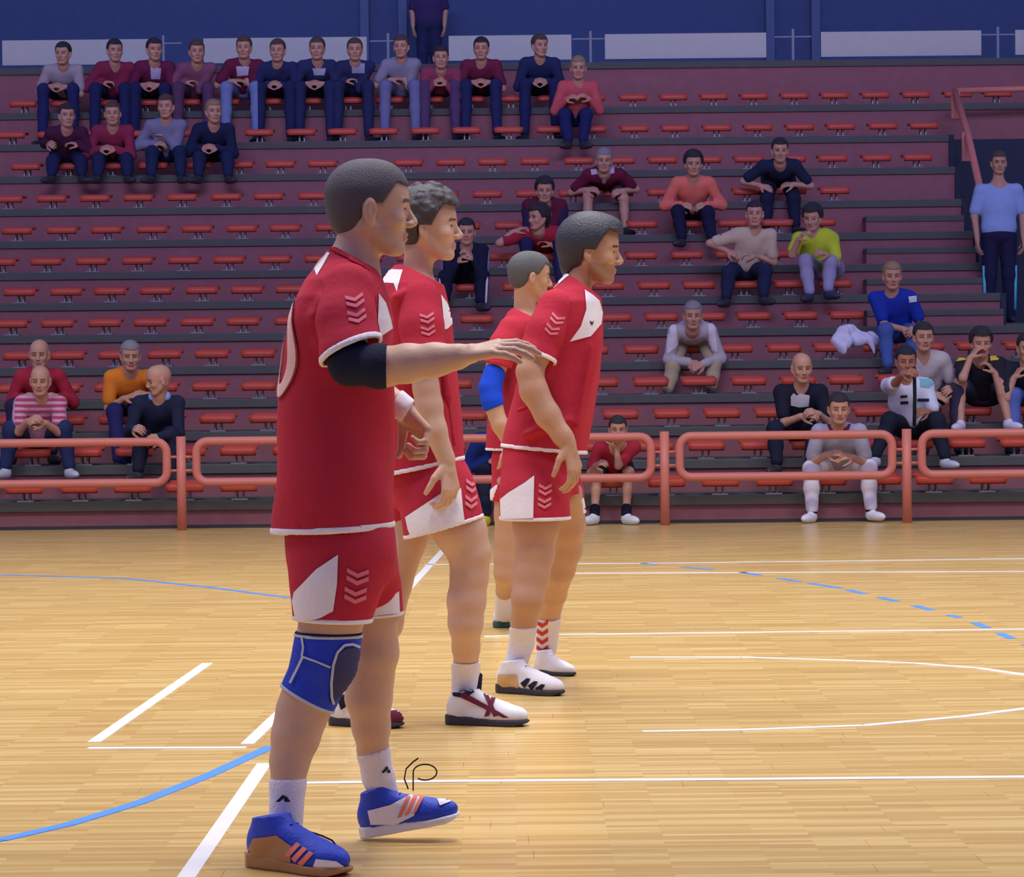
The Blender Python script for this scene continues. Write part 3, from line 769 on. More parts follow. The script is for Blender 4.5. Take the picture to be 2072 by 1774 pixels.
    seam([(612, 1290), (615, 1310), (612, 1328), (640, 1338), (668, 1350)], 4, bk, GP); seam([(614, 1328), (604, 1350), (588, 1382)], 5, bk, GP)
    # elbow guard
    part('elbow_guard', chain([(P(705, 690, d-.26), .050), (P(708, 736, d-.30), .056), (P(770, 741, d-.33), .0575), (P(800, 739, d-.34), .056)], .02)+[plane(P(783, 741, d-.33), (1, 0, -.02))], .005, cloth(34, 36, 58, 'dark_navy_knit'), root, label='dark navy elbow guard')
    # tape on the far hand
    part('wrist_tape', chain([(P(798, 812, d+.17), .040), (P(820, 828, d+.155), .037)], .01)+[plane(P(826, 832, d+.155), (.8, 0, -.5)), plane(P(798, 812, d+.17), (-.8, 0, .5))], .005, WHT, root)
    # socks and shoes
    sk = px2([(584, 1568, 36, -.12), (582, 1600, 34, -.13), (578, 1665, 35, -.14), (576, 1695, 37, -.14)], d, s)
    k1 = part('sock', chain(rl[6:], .01, add=.005)+[plane(P(584, 1572, d-.12), (0, 0, 1))], .0045, SOCK, root)
    sk2 = px2([(754, 1512, 34, .2), (763, 1560, 34, .22), (776, 1605, 34, .23), (782, 1625, 34, .23)], d, s)
    k2 = part('sock', chain(ll[5:], .01, add=.005)+[plane(P(755, 1520, d+.2), (-.25, 0, 1))], .0045, SOCK, root)
    BK = cloth(40, 40, 48, 'black_print')
    decal(bvh(*k1[1:]), [[(558, 1622), (572, 1608), (578, 1611), (566, 1622)], [(574, 1613), (580, 1611), (588, 1622), (576, 1622)]], BK, root, 'sock_emblem', 3, .002)
    decal(bvh(*k2[1:]), [[(772, 1562), (782, 1550), (786, 1554), (776, 1564)], [(783, 1558), (788, 1556), (790, 1564), (782, 1562)]], BK, root, 'sock_emblem', 3, .002)
    BLU = mat('blue_shoe_mesh', lin(36, 66, 190), .55, .25, 110, .08); SW = mat('white_rubber', lin(228, 226, 230), .5, vary=.05); TAN = mat('tan_toe_rubber', lin(172, 124, 78), .5, vary=.1)
    ORS = cloth(238, 130, 110, 'orange_stripe')
    hl = onfloor(504, 1750); tw = onfloor(738, 1777)
    N_, so1 = shoe(root, hl, tw-hl, (0, 0, 1), .35, BLU, TAN, .0045, (30, 34, 70), label='blue shoe with orange stripes and tan heel', hi=.008)
    bn = bvh(*N_[1:])
    decal(bn, [(512, 1696), (560, 1690), (590, 1712), (588, 1752), (500, 1760), (502, 1720)], TAN, root, 'heel_patch', 4, .003)
    for i in range(3):
        x = 577+i*13; decal(bn, [(x, 1728+i*9), (x+24, 1704+i*9), (x+32, 1709+i*9), (x+8, 1735+i*9)], ORS, root, 'shoe_stripe', 3, .004)
    decal(bn, [(634, 1752), (640, 1738), (680, 1742), (702, 1756), (700, 1774), (640, 1774)], WHT, root, 'toe_patch', 3, .004)
    hl = P(730, 1690, 8.77); hl[2] = .004; tp = P(915, 1632, 8.62); 
    N2, so2 = shoe(root, hl, np.array([.97, -.08, .19]), (-.2, 0, 1), .295, BLU, SW, .0045, (30, 34, 70), label='blue shoe with orange stripes and white heel', hi=.022)
    bn2 = bvh(*N2[1:])
    decal(bn2, [(744, 1640), (790, 1628), (830, 1608), (850, 1612), (838, 1650), (800, 1668), (750, 1668)], WHT, root, 'heel_patch', 4, .003)
    for i in range(3):
        x = 804+i*15; decal(bn2, [(x, 1655-i*4), (x+18, 1612-i*3), (x+27, 1612-i*3), (x+9, 1652-i*5)], ORS, root, 'shoe_stripe', 3, .005)
    decal(bn2, [(882, 1612), (905, 1606), (912, 1622), (890, 1630)], WHT, root, 'toe_patch', 3, .004)
    LC = cloth(26, 26, 40, 'dark_lace')
    lp = [P(826, 1596, 8.66), P(818, 1575, 8.66), P(822, 1555, 8.65), P(836, 1541, 8.64), P(846, 1534, 8.62)]; MB().tube(lp, .0022, 6).obj('lace_end', LC, root, root.location, True)
    lp = [P(836, 1600, 8.62)]+[P(860+24*math.cos(t), 1562+16*math.sin(t), 8.62) for t in np.linspace(math.pi, math.pi*3-.9, 18)]; MB().tube(lp, .0022, 6).obj('lace_loop', LC, root, root.location, True)
    lp = [P(625, 1682, 8.34), P(650, 1690, 8.3), P(672, 1700, 8.27), P(684, 1715, 8.26)]; MB().tube(lp, .0025, 6).obj('lace_end', LC, root, root.location, True)
player1()
# ---- player two
def player2():
    d, s = 11.55, FPX/11.55
    root = empty('person', onfloor(880, 1462), 'curly-haired player in red jersey standing just beyond the nearest player', 'person')
    ho, fr = headops(P(866, 463, d), (1, -.12, -.02), (0, 0, 1), 1.12, P(842, 570, d), .052)
    body = ho+[cone(P(845, 610, d), P(850, 900, d), .10, .11, .04), cone(P(850, 605, d-.15), P(850, 605, d+.15), .05, .05, .05)]
    ra = px2([(852, 605, 30, -.17), (855, 700, 28, -.24), (862, 785, 25, -.26), (868, 820, 26, -.26), (880, 870, 23, -.27), (903, 930, 17.5, -.27)], d, s)
    body += chain(ra, .02); wr = P(905, 936, d-.27); body += handops(wr, (.12, -.1, -1), (-.6, .5, -.2), 1.08, 1, .75)
    rl = px2([(890, 1000, 58, -.09), (932, 1075, 52, -.1), (950, 1120, 42, -.1), (950, 1165, 37, -.1), (944, 1215, 38, -.1), (942, 1260, 34, -.1), (943, 1310, 27, -.02), (943, 1350, 25, .06), (938, 1400, 22, .10)], d, s)
    ll = px2([(850, 1000, 56, .09), (820, 1090, 44, .1), (796, 1180, 37, .1), (778, 1260, 37, .1), (740, 1340, 28, .08), (712, 1405, 22, .08)], d, s)
    body += chain(rl, .02)+chain(ll, .02); b0 = P(866, 463, d)
    part('body', body, .008, skin(202, 162, 138), root, [(b0-[.17, .15, .17], b0+[.19, .15, .18], .0045), (*hbox(wr, (.12, -.1, -1), 1), .005)], headtint(fr))
    eyes(fr, root)
    part('hair', hairops(fr, 'curly'), .005, mat('dark_curly_hair', lin(62, 56, 62), .5, .6, 160, .2), root, label='thick dark curly hair')
    tor = sections([(535, 800, 878, .07), (552, 785, 890, .12), (575, 770, 897, .19), (605, 763, 905, .22), (650, 760, 915, .22), (720, 765, 921, .21), (800, 768, 927, .20), (880, 770, 934, .20), (965, 770, 946, .205)], d, s)
    sl = px2([(850, 606, 41, -.17), (853, 660, 42, -.22), (858, 725, 43, -.25), (860, 750, 44, -.26)], d, s)
    tb = [loft(tor, .03, fold=foldfn(d, 9, .005))]
    for a, b, r in (((800, 600), (860, 575), .007), ((905, 800), (890, 660), .008), ((920, 900), (900, 760), .008)): tb.append(cone(P(*a, d-.21), P(*b, d-.22), r*1.05, r*.35, .045))
    hem = P(870, 943, d); hn = (.20, 0, -1); nk = P(840, 548, d)
    S1 = part('jersey', tb+[((.012, hem[2]+.15), 0, 'shell', None, None), plane(hem, hn), plane(nk, (.5, 0, 1))], .007, RED, root, label='red jersey with white shoulder patch')
    sc = P(858, 722, d-.25); S2 = part('sleeve', chain(sl, .03)+[(.012, 0, 'shell', None, None), plane(sc, (.1, -.2, -1))], .006, RED, root)
    band(tb[:1], root, hem, hn, .016, h=.006); band(chain(sl, .03), root, sc, (.1, -.2, -1), .014)
    bv = bvh(*S1[1:]); bv2 = bvh(*S2[1:])
    decal(bv, [(757, 578), (775, 555), (792, 545), (815, 546), (808, 570), (803, 590), (797, 573), (780, 572)], WHT, root, 'shoulder_patch', 3)
    decal(bv, [(892, 596), (904, 612), (913, 635), (915, 655), (905, 665), (888, 668), (897, 645)], WHT, root, 'chest_panel', 3)
    decal(bv2, rot(logo(866, 632, 28, 48), 866, 655, -8), PNK, root, 'sleeve_emblem', 2.5, .003)
    hipL = sections([(925, 785, 935, .17), (970, 788, 950, .175), (1010, 792, 960, .16), (1030, 800, 962, .1)], d, s)
    A = px2([(885, 985, 72, -.08), (890, 1020, 73, -.09), (897, 1060, 76, -.1), (900, 1110, 78, -.1)], d, s)
    B = px2([(845, 985, 55, .08), (832, 1030, 47, .1), (826, 1100, 44, .1)], d, s)
    q0 = P(897, 1068, d-.1); nn = (.27, 0, -1)
    SA = part('shorts', [loft(hipL, .04), *chain(A, .04), (.012, 0, 'shell', None, None), plane(q0, nn)], .007, RED, root, label='red shorts with white panel')
    SB = part('shorts_leg', chain(B, .04)+[(.012, 0, 'shell', None, None), plane(P(830, 1072, d+.1), (0, 0, -1))], .007, RED, root)
    band(chain(A, .04), root, q0, nn, .014, h=.006); band(chain(B, .04), root, P(830, 1072, d+.1), (0, 0, -1), .012, h=.006)
    bs = bvh(*SA[1:])
    decal(bs, [(821, 1046), (860, 1020), (905, 990), (932, 988), (936, 1030), (940, 1058), (832, 1086), (826, 1070)], WHT, root, 'side_panel', 4, .005)
    decal(bs, logo(954, 968, 24, 62), PNK, root, 'shorts_emblem', 3, .005)
    for c_, yy in ((rl[6:], 1342), (ll[4:], 1375)):
        part('sock', chain(c_, .01, add=.007)+[plane(P(900, yy, d), (0, 0, 1))], .006, SOCK, root)
    SW = mat('white_leather', lin(228, 226, 232), .5, .1, 60, .05); DS = mat('dark_rubber', lin(52, 50, 60), .6); MR = cloth(110, 40, 60, 'maroon_stripe'); BKc = cloth(34, 34, 52, 'black_trim')
    hl = onfloor(903, 1464); hl[2] = 0; N_, _ = shoe(root, hl, onfloor(1072, 1469)-hl, (0, 0, 1), .33, SW, DS, .005, (220, 220, 225), label='white shoe with maroon crossing stripes')
    bn = bvh(*N_[1:])
    decal(bn, [[(930, 1398), (945, 1404), (1010, 1440), (1030, 1452), (1018, 1452), (985, 1436), (935, 1412)], [(998, 1398), (1006, 1402), (990, 1448), (980, 1450)], [(975, 1396), (983, 1396), (1008, 1448), (999, 1450)]], MR, root, 'shoe_stripe', 3, .004)
    decal(bn, [(905, 1384), (918, 1382), (925, 1396), (950, 1398), (955, 1390), (960, 1400), (940, 1412), (918, 1408)], BKc, root, 'collar_patch', 3, .004)
    part('shoe_tongue', [cone(P(962, 1394, d+.1), P(971, 1366, d+.1), .024, .011, .01)], .006, BKc, root)
    hl = onfloor(668, 1466); N_, _ = shoe(root, hl, onfloor(836, 1474)-hl, (0, 0, 1), .315, SW, DS, .006, (220, 220, 225), label='white shoe with dark red toe')
    bn = bvh(*N_[1:]); decal(bn, [(790, 1438), (812, 1436), (832, 1450), (830, 1460), (790, 1460)], MR, root, 'shoe_stripe', 3, .004)
    decal(bn, [(682, 1408), (700, 1404), (700, 1430), (690, 1436)], BKc, root, 'collar_patch', 3, .004)
player2()
# ---- player three
def player3():
    d, s = 12.75, FPX/12.75
    root = empty('person', onfloor(1085, 1395), 'dark-haired player in red jersey leaning forward, farthest right of the players', 'person')
    ho, fr = headops(P(1196, 512, d), (1, -.12, -.10), (.08, 0, 1), 1.16, P(1160, 610, d), .054)
    body = ho+[cone(P(1140, 640, d), P(1100, 900, d), .10, .11, .04), cone(P(1122, 625, d-.15), P(1122, 625, d+.15), .05, .05, .05)]
    ra = px2([(1122, 620, 27, -.17), (1088, 715, 26, -.24), (1072, 752, 26, -.26), (1080, 790, 27, -.27), (1108, 840, 25, -.28), (1138, 882, 19, -.29), (1148, 898, 17, -.29)], d, s)
    body += chain(ra, .02); wr = P(1150, 898, d-.29); body += handops(wr, (.25, -.05, -1), (-.7, .5, -.1), 1.12, 1, .55)
    rl = px2([(1085, 1000, 56, -.12), (1085, 1060, 46, -.13), (1082, 1120, 38, -.14), (1076, 1160, 35, -.15), (1068, 1210, 32, -.17), (1060, 1255, 26, -.12), (1056, 1300, 22, -.05), (1042, 1348, 20, .0)], d, s)
    ll = px2([(1130, 1000, 50, .12), (1145, 1060, 40, .2), (1142, 1110, 36, .28), (1130, 1150, 34, .34), (1118, 1200, 29, .5), (1110, 1250, 23, .65), (1106, 1312, 19, .76)], d, s)
    body += chain(rl, .02)+chain(ll, .02); b0 = P(1198, 511, d)
    part('body', body, .008, skin(188, 144, 116), root, [(b0-[.17, .15, .17], b0+[.19, .15, .18], .0045), (*hbox(wr, (.25, -.05, -1), 1), .005)], headtint(fr, stubble=.9, brow=(.15, .12, .13)))
    eyes(fr, root)
    part('hair', hairops(fr, 'medium'), .005, mat('dark_straight_hair', lin(50, 50, 62), .42, .5, 130, .2), root, label='thick dark straight hair')
    tor = sections([(550, 1148, 1196, .06), (565, 1135, 1208, .11), (585, 1118, 1213, .17), (610, 1098, 1217, .21), (650, 1078, 1220, .22), (700, 1062, 1220, .215), (760, 1047, 1215, .21), (820, 1032, 1204, .20), (870, 1020, 1194, .20), (935, 1010, 1186, .20)], d, s)
    sl = px2([(1124, 622, 37, -.165), (1105, 670, 37, -.21), (1084, 726, 37, -.24), (1076, 750, 38, -.25)], d, s)
    tb = [loft(tor, .03, fold=foldfn(d, 21, .006))]
    for a, b, r in (((1050, 830), (1090, 815), .010), ((1060, 880), (1150, 850), .009), ((1170, 860), (1200, 700), .008), ((1100, 760), (1140, 660), .008)): tb.append(cone(P(*a, d-.205), P(*b, d-.21), r*1.05, r*.35, .045))
    hem = P(1090, 910, d); hn = (-.10, 0, -1); nk = P(1180, 577, d)
    S1 = part('jersey', tb+[((.012, hem[2]+.15), 0, 'shell', None, None), plane(hem, hn), plane(nk, (.75, 0, 1))], .007, RED, root, label='red jersey with white chest panel')
    sc = P(1084, 724, d-.24); sn = (-.35, -.2, -1); S2 = part('sleeve', chain(sl, .03)+[(.012, 0, 'shell', None, None), plane(sc, sn)], .006, RED, root)
    band(tb[:1], root, hem, hn, .016, h=.006); band(chain(sl, .03), root, sc, sn, .016)
    bv = bvh(*S1[1:]); bv2 = bvh(*S2[1:])
    decal(bv, [(1183, 586), (1200, 597), (1212, 608), (1219, 632), (1216, 655), (1195, 680), (1172, 686), (1153, 691), (1175, 660), (1186, 625)], WHT, root, 'chest_panel', 3, .004)
    decal(bv, [(1111, 580), (1150, 550), (1154, 555), (1113, 590)], WHT, root, 'shoulder_patch', 3, .004)
    decal(bv2, rot(logo(1122, 634, 28, 46), 1122, 658, 22), PNK, root, 'sleeve_emblem', 2.5, .003)
    decal(bv, [[(1193, 648), (1197, 653), (1200, 648), (1200, 652), (1197, 658), (1193, 653)]], BKc0, root, 'chest_emblem', 3, .006)
    hipL = sections([(885, 1020, 1160, .175), (930, 1015, 1165, .18), (970, 1016, 1170, .17), (1000, 1022, 1172, .12)], d, s)
    A = px2([(1080, 960, 62, -.08), (1080, 1000, 65, -.1), (1083, 1050, 66, -.12), (1083, 1080, 66, -.12)], d, s)
    B = px2([(1115, 950, 56, .1), (1128, 1000, 50, .15), (1136, 1040, 45, .2), (1140, 1070, 44, .22)], d, s)
    q0 = P(1083, 1051, d-.12); q1 = P(1136, 1040, d+.2)
    SA = part('shorts', [loft(hipL, .04), *chain(A, .04), (.012, 0, 'shell', None, None), plane(q0, (0, 0, -1))], .007, RED, root, label='red shorts with white panel')
    SB = part('shorts_leg', chain(B, .04)+[(.012, 0, 'shell', None, None), plane(q1, (.05, 0, -1))], .007, RED, root)
    band(chain(A, .04), root, q0, (0, 0, -1), .014, h=.006); band(chain(B, .04), root, q1, (.05, 0, -1), .012, h=.006)
    bs = bvh(*SA[1:]); bs2 = bvh(*SB[1:])
    decal(bs, [(1081, 962), (1079, 1048), (1014, 1050), (1013, 1010), (1030, 996), (1060, 978)], WHT, root, 'side_panel', 4, .005)
    decal(bs2, [(1180, 1006), (1186, 1040), (1146, 1042), (1150, 1026), (1165, 1016)], WHT, root, 'side_panel', 4, .005)
    decal(bs, logo(1103, 978, 26, 52), PNK, root, 'shorts_emblem', 3, .005)
    part('sock', chain(rl[4:], .01, add=.007)+[plane(P(1057, 1268, d-.1), (0, 0, 1))], .0055, SOCK, root)
    K2 = part('sock', chain(ll[4:], .01, add=.007)+[plane(P(1108, 1252, d+.65), (0, 0, 1))], .0055, SOCK, root, label='white sock with red chevrons')
    decal(bvh(*K2[1:]), [q for i in range(4) for q in [[(1086, 1254+i*17), (1097, 1262+i*17), (1109, 1254+i*17), (1109, 1262+i*17), (1097, 1270+i*17), (1086, 1262+i*17)]]], cloth(200, 60, 60, 'red_knit'), root, 'sock_chevrons', 3, .003)
    SW = mat('white_leather', lin(228, 226, 232), .5, .1, 60, .05); DS = mat('dark_rubber', lin(52, 50, 60), .6); TN = mat('tan_gum', lin(206, 166, 112), .6); BKc = cloth(34, 34, 52, 'black_trim')
    hl = onfloor(1006, 1400); N_, _ = shoe(root, hl, onfloor(1160, 1409)-hl, (0, 0, 1), .325, SW, DS, .005, (90, 110, 120), label='white shoe with three dark stripes and tan heel', hi=.01)
    bn = bvh(*N_[1:])
    for i in range(3): decal(bn, [(1053+i*15, 1382+i*5), (1066+i*15, 1372+i*6), (1074+i*15, 1373+i*6), (1062+i*15, 1392+i*5)], BKc, root, 'shoe_stripe', 3, .004)
    decal(bn, [(1008, 1364), (1046, 1366), (1050, 1402), (1006, 1398)], TN, root, 'heel_patch', 3, .004)
    hl = onfloor(1082, 1362); N_, _ = shoe(root, hl, onfloor(1180, 1370)-hl, (0, 0, 1), .235, SW, DS, .0055, (90, 110, 120), label='plain white shoe', hi=.02)
BKc0 = cloth(34, 34, 52, 'black_trim')
player3()
# ---- player four
def player4():
    d, s = 15.62, FPX/15.62
    root = empty('person', onfloor(1030, 1276), 'short-haired player in red jersey with blue elbow pad, partly hidden', 'person')
    ho, fr = headops(P(1072, 563, d), (1, .22, -.10), (.05, 0, 1), 1.02, P(1062, 645, d), .054)
    body = ho+[cone(P(1062, 670, d), P(1060, 880, d), .10, .11, .04), cone(P(1050, 665, d-.15), P(1050, 665, d+.15), .05, .05, .05)]
    ra = px2([(1035, 668, 21, -.17), (1005, 740, 20, -.22), (992, 785, 19, -.26), (996, 815, 19, -.28), (1012, 860, 16, -.3), (1028, 895, 12, -.3)], d, s)
    body += chain(ra, .02); wr = P(1030, 898, d-.3); body += handops(wr, (.3, 0, -1), (-.6, .5, -.1), 1.05, 1, .6)
    rl = px2([(1040, 980, 42, -.1), (1035, 1040, 34, -.1), (1028, 1090, 27, -.1), (1024, 1130, 24, -.1), (1022, 1160, 22, -.1), (1021, 1195, 17, .1), (1020, 1235, 16, .2)], d, s)
    ll = px2([(1075, 980, 42, .1), (1085, 1060, 32, .15), (1095, 1130, 27, .2), (1100, 1200, 18, .25), (1100, 1230, 16, .25)], d, s)
    body += chain(rl, .02)+chain(ll, .02); b0 = P(1075, 560, d)
    part('body', body, .009, skin(188, 146, 116), root, [(b0-[.16, .15, .17], b0+[.18, .15, .18], .005)], headtint(fr))
    eyes(fr, root)
    part('hair', hairops(fr, 'short'), .006, mat('short_brown_hair', lin(84, 84, 88), .7, .5, 150, .2), root, label='short flat brown hair')
    tor = sections([(618, 1045, 1085, .07), (632, 1028, 1100, .13), (650, 1014, 1110, .19), (690, 1003, 1120, .215), (760, 1000, 1125, .205), (850, 990, 1128, .2), (925, 982, 1130, .2)], d, s)
    hem = P(1050, 910, d)
    sl = px2([(1036, 668, 29, -.165), (1020, 700, 29, -.2), (1004, 748, 29, -.23)], d, s)
    tb = [loft(tor, .03, fold=foldfn(d, 33, .006))]
    part('jersey', tb+[((.014, hem[2]+.15), 0, 'shell', None, None), plane(hem, (0, 0, -1)), plane(P(1066, 636, d), (.5, 0, 1))], .008, RED, root); band(tb, root, hem, (0, 0, -1), .016, h=.007)
    part('sleeve', chain(sl, .03)+[plane(P(1006, 738, d-.23), (-.3, 0, -1))], .008, RED, root)
    part('elbow_pad', chain(px2([(1000, 755, 22, -.24), (992, 785, 23, -.26), (996, 812, 22, -.28), (1002, 835, 20, -.29)], d, s), .01)+[plane(P(998, 826, d-.28), (.4, 0, -1))], .007, cloth(24, 70, 200, 'blue_pad'), root, label='bright blue elbow pad')
    A = px2([(1040, 930, 46, -.06), (1036, 1000, 40, -.1), (1034, 1040, 38, -.1)], d, s)
    part('shorts', chain(A, .03)+chain(px2([(1080, 930, 46, .08), (1085, 1040, 38, .12)], d, s), .03)+[plane(P(1040, 1012, d), (0, 0, -1))], .008, RED, root)
    part('side_panel', chain(A, .03, add=.004)+[plane(P(1040, 1011, d), (0, 0, -1)), plane(P(1008, 980, d), (1, 0, -.35)), plane(P(1002, 980, d), (-.6, 0, .7))], .008, WHT, root)
    k = px2([(1021, 1192, 19, .1), (1020, 1240, 19, .2)], d, s); part('sock', chain(k, .01)+[plane(k[0][0], (0, 0, 1))], .007, SOCK, root)
    k = px2([(1101, 1192, 19, .25), (1100, 1240, 19, .25)], d, s); part('sock', chain(k, .01)+[plane(k[0][0], (0, 0, 1))], .007, SOCK, root)
    SW = mat('white_leather', lin(228, 226, 232), .5, .1, 60, .05); DS = mat('dark_green_rubber', lin(50, 90, 84), .6)
    hl = onfloor(998, 1270); shoe(root, hl, np.array([.9, .25, 0]), (0, 0, 1), .31, SW, DS, .006, (60, 110, 120), label='white shoe with green sole', hi=.03)
    hl = onfloor(1072, 1256); shoe(root, hl, np.array([.35, .8, 0]), (0, 0, 1), .31, SW, DS, .007, (60, 110, 120), label='white shoe with green sole')
player4()

# ------------------------------------------------------------------ spectators
HAIRC = dict(dark=(48, 42, 46), brown=(84, 66, 54), grey=(140, 136, 136), blond=(150, 126, 90), cap=(36, 38, 52))
def spectator(label, row, head, top, legs, shoes_=(60, 56, 62), hair='dark', style='short', look=(0, -.15), hip=None, knees=None, feet=None, hands=None, hd=(-.25, -.25), longs=False, bare=False, skinc=(200, 150, 122), sock=None, lower=1, extras=None, sc=1.0, group=None, hips=0.0, nohead=False, kd=-.2, fdp=-.28):
    d = dn(row); s = FPX/d; k = sc; hx = hip if hip is not None else head[0]
    hp = P(hx, SEATY[row], d+.2); hp[2] = seatz(row)+.115*k+hips
    ht = P(head[0], head[1], d)                       # head top, depth still free
    # neck point: on the ray under the head top, torso length away from the hips, leaning forward
    r = ray(head[0], head[1]+.285*k*s); T = .50*k; best = None
    for dd in np.arange(d-.42, d+.34, .01):
        q = CAM+r*(dd/r[1]); e = abs(np.linalg.norm(q-hp)-T)
        if best is None or e < best[0]-1e-4: best = (e, q, dd)
    nk = best[1]; dh = best[2]-.04
    spine = unit(nk-hp); hc = P(head[0], head[1]+.148*k*s, dh-.02)
    yaw = math.radians(look[0]); fwv = np.array([math.sin(yaw), -math.cos(yaw), look[1]])
    root = empty('person', (hp[0], d, TZ[row-1] if row else 0), label, 'person', group)
    ho, fr = headops(hc, fwv, (0, -.1, 1), k*1.10, nk+spine*.0, .052*k)
    side = unit((nk[0]*0+1, 0, 0)); 
    sh = [nk-spine*.085*k+side*q*.168*k for q in (-1, 1)]
    kn = []; an = []
    for i, q in enumerate((-1, 1)):
        if knees: kn.append(P(*knees[i], d+kd))
        else: kn.append(np.array([hp[0]+q*.17*k, d+kd, seatz(row)+.10*k+hips]))
        if feet: an.append(P(feet[i][0], feet[i][1]-.085*s, d+fdp))
        else: an.append(np.array([kn[i][0]+q*.01, d+fdp, (TZ[row-1] if row else 0)+.085]))
    wr = []; el = []
    for i, q in enumerate((-1, 1)):
        if hands and hands[i]: wp = P(*hands[i], d+hd[i])
        else:
            v = int(head[0]*7+head[1]) % 4
            wp = [np.array([hp[0]+q*.045, d-.24, seatz(row)+.15]), np.array([hp[0]+q*.15, d-.16, seatz(row)+.21]), np.array([hp[0]+q*.03-.02, d-.12, seatz(row)+(.33 if q > 0 else .20)]), np.array([hp[0]+q*.10, d-.30, seatz(row)+.20])][v]
        wr.append(wp); el.append(ik(sh[i], wp, .28*k, .25*k, (q*.40, .15, -1.)))
    SKM = skin(*skinc); h = .012; ho_ = [] if nohead else ho
    body = list(ho_)+[cone(nk, nk-spine*.12, .06, .09, .03)]
    pt = []
    if not nohead:
        ph = .0065 if row < 6 else .009; pt.append((hc-.15*k, hc+.155*k, ph))
    for i, q in enumerate((-1, 1)):
        fdv = unit(wr[i]-el[i]); w0 = wr[i]-fdv*.06
        body += chain([(sh[i], .045*k), (el[i], .038*k), (w0, .028*k)], .02)
        body += handops(w0, unit(fdv+np.array([-q*.25, -.05, -.1])), np.array([-q*.7, .3, -.6]), k, 1 if q < 0 else -1, .7)
        hb = hbox(w0, fdv, k); pt.append((hb[0], hb[1], .006 if row < 6 else .008))
        if bare: body += chain([(hp+side*q*.09, .085*k), (kn[i], .056*k), ((kn[i]*.6+an[i]*.4)+np.array([0, .02, 0]), .050*k), (an[i], .034*k)], .02)
    # chain body needs a link to the trunk
    body += [cone(sh[0], sh[1], .05, .05, .04), cone(nk-spine*.08, hp, .08, .09, .04)]
    part('body', body, h, SKM, root, pt, headtint(fr, spect=True, brow=(.35, .3, .3)))
    if style != 'bald' and not nohead:
        hm = mat('hair_'+hair, lin(*HAIRC[hair]), .75, .4, 120, .15)
        part('cap' if style == 'cap' else 'hair', hairops(fr, style), .007, hm, root)
    TM = cloth(*top, 'top_cloth'); M3 = np.array([side, unit(np.cross(spine, side)), spine])
    ch = nk-spine*.20*k; O = [ell(ch, np.array((.180, .125, .20))*k, M3, .05), ell(hp+spine*.12, np.array((.165, .135, .18))*k, M3, .05), cone(sh[0], sh[1], .062*k, .062*k, .05), cone(nk-spine*.01, nk-spine*.06, .058*k, .08*k, .03)]
    for i, q in enumerate((-1, 1)):
        if longs: O += chain([(sh[i], .062*k), (el[i], .054*k), (wr[i]-unit(wr[i]-el[i])*.05, .040*k)], .03)
        else:
            e2 = sh[i]+(el[i]-sh[i])*.72; O += chain([(sh[i], .066*k), (e2, .062*k)], .03)
    O.append(gop(foldfn(d, row*7+int(head[0]) % 50, .004, 30), 'add'))
    tp = part('jacket' if longs else 'shirt', O, h, TM, root)
    LM = cloth(*legs, 'leg_cloth'); O = [ell(hp, np.array((.175, .14, .12))*k, None, .05)]
    for i, q in enumerate((-1, 1)):
        if bare: O += chain([(hp+side*q*.09, .098*k), (hp+side*q*.09+(kn[i]-hp-side*q*.09)*.78, .078*k)], .04)
        else: O += chain([(hp+side*q*.09, .098*k), (kn[i], .070*k), (kn[i]*.55+an[i]*.45+np.array([0, .02, 0]), .062*k), (an[i]+np.array([0, 0, .035]), .054*k)], .04)
    lg = part('shorts' if bare else 'trousers', O, h, LM, root)
    SM = mat('shoe_skin', lin(*shoes_), .5)
    for i, q in enumerate((-1, 1)):
        a = an[i]; fdir = unit((q*.55, -1, 0)); Ms = np.array([np.cross(fdir, (0, 0, 1)), fdir, (0, 0, 1)])
        so = [ell(a+fdir*.075+np.array([0, 0, -.05]), (.046, .125, .042), Ms, .02), ell(a+np.array([0, 0, -.03]), (.042, .055, .058), Ms, .02), gop(lambda X, Y, Z, a=a: (a[2]-.085)-Z, 'i')]
        V_, Q_ = sdf_mesh(so, .008 if row < 5 else .012); mobj('shoe', V_, Q_, SM, root, root.location)
        if sock: part('sock', chain([(a, .044), (a+(kn[i]-a)*(.14 if bare else .06), .044)], .01), .009, cloth(*sock), root)
    if extras: extras(root, dict(hp=hp, nk=nk, sh=sh, el=el, wr=wr, kn=kn, an=an, d=d, tp=tp, lg=lg, fr=fr, s=s))
    return root
def topdecal(polys, col, name='shirt_print', step=4, which='tp'):
    def fn(root, j):
        decal(bvh(*j[which][1:]), polys, cloth(*col), root, name, step, .006)
    return fn
def multi(*fs):
    def fn(root, j):
        for f in fs: f(root, j)
    return fn
G1 = (58, 60, 84)
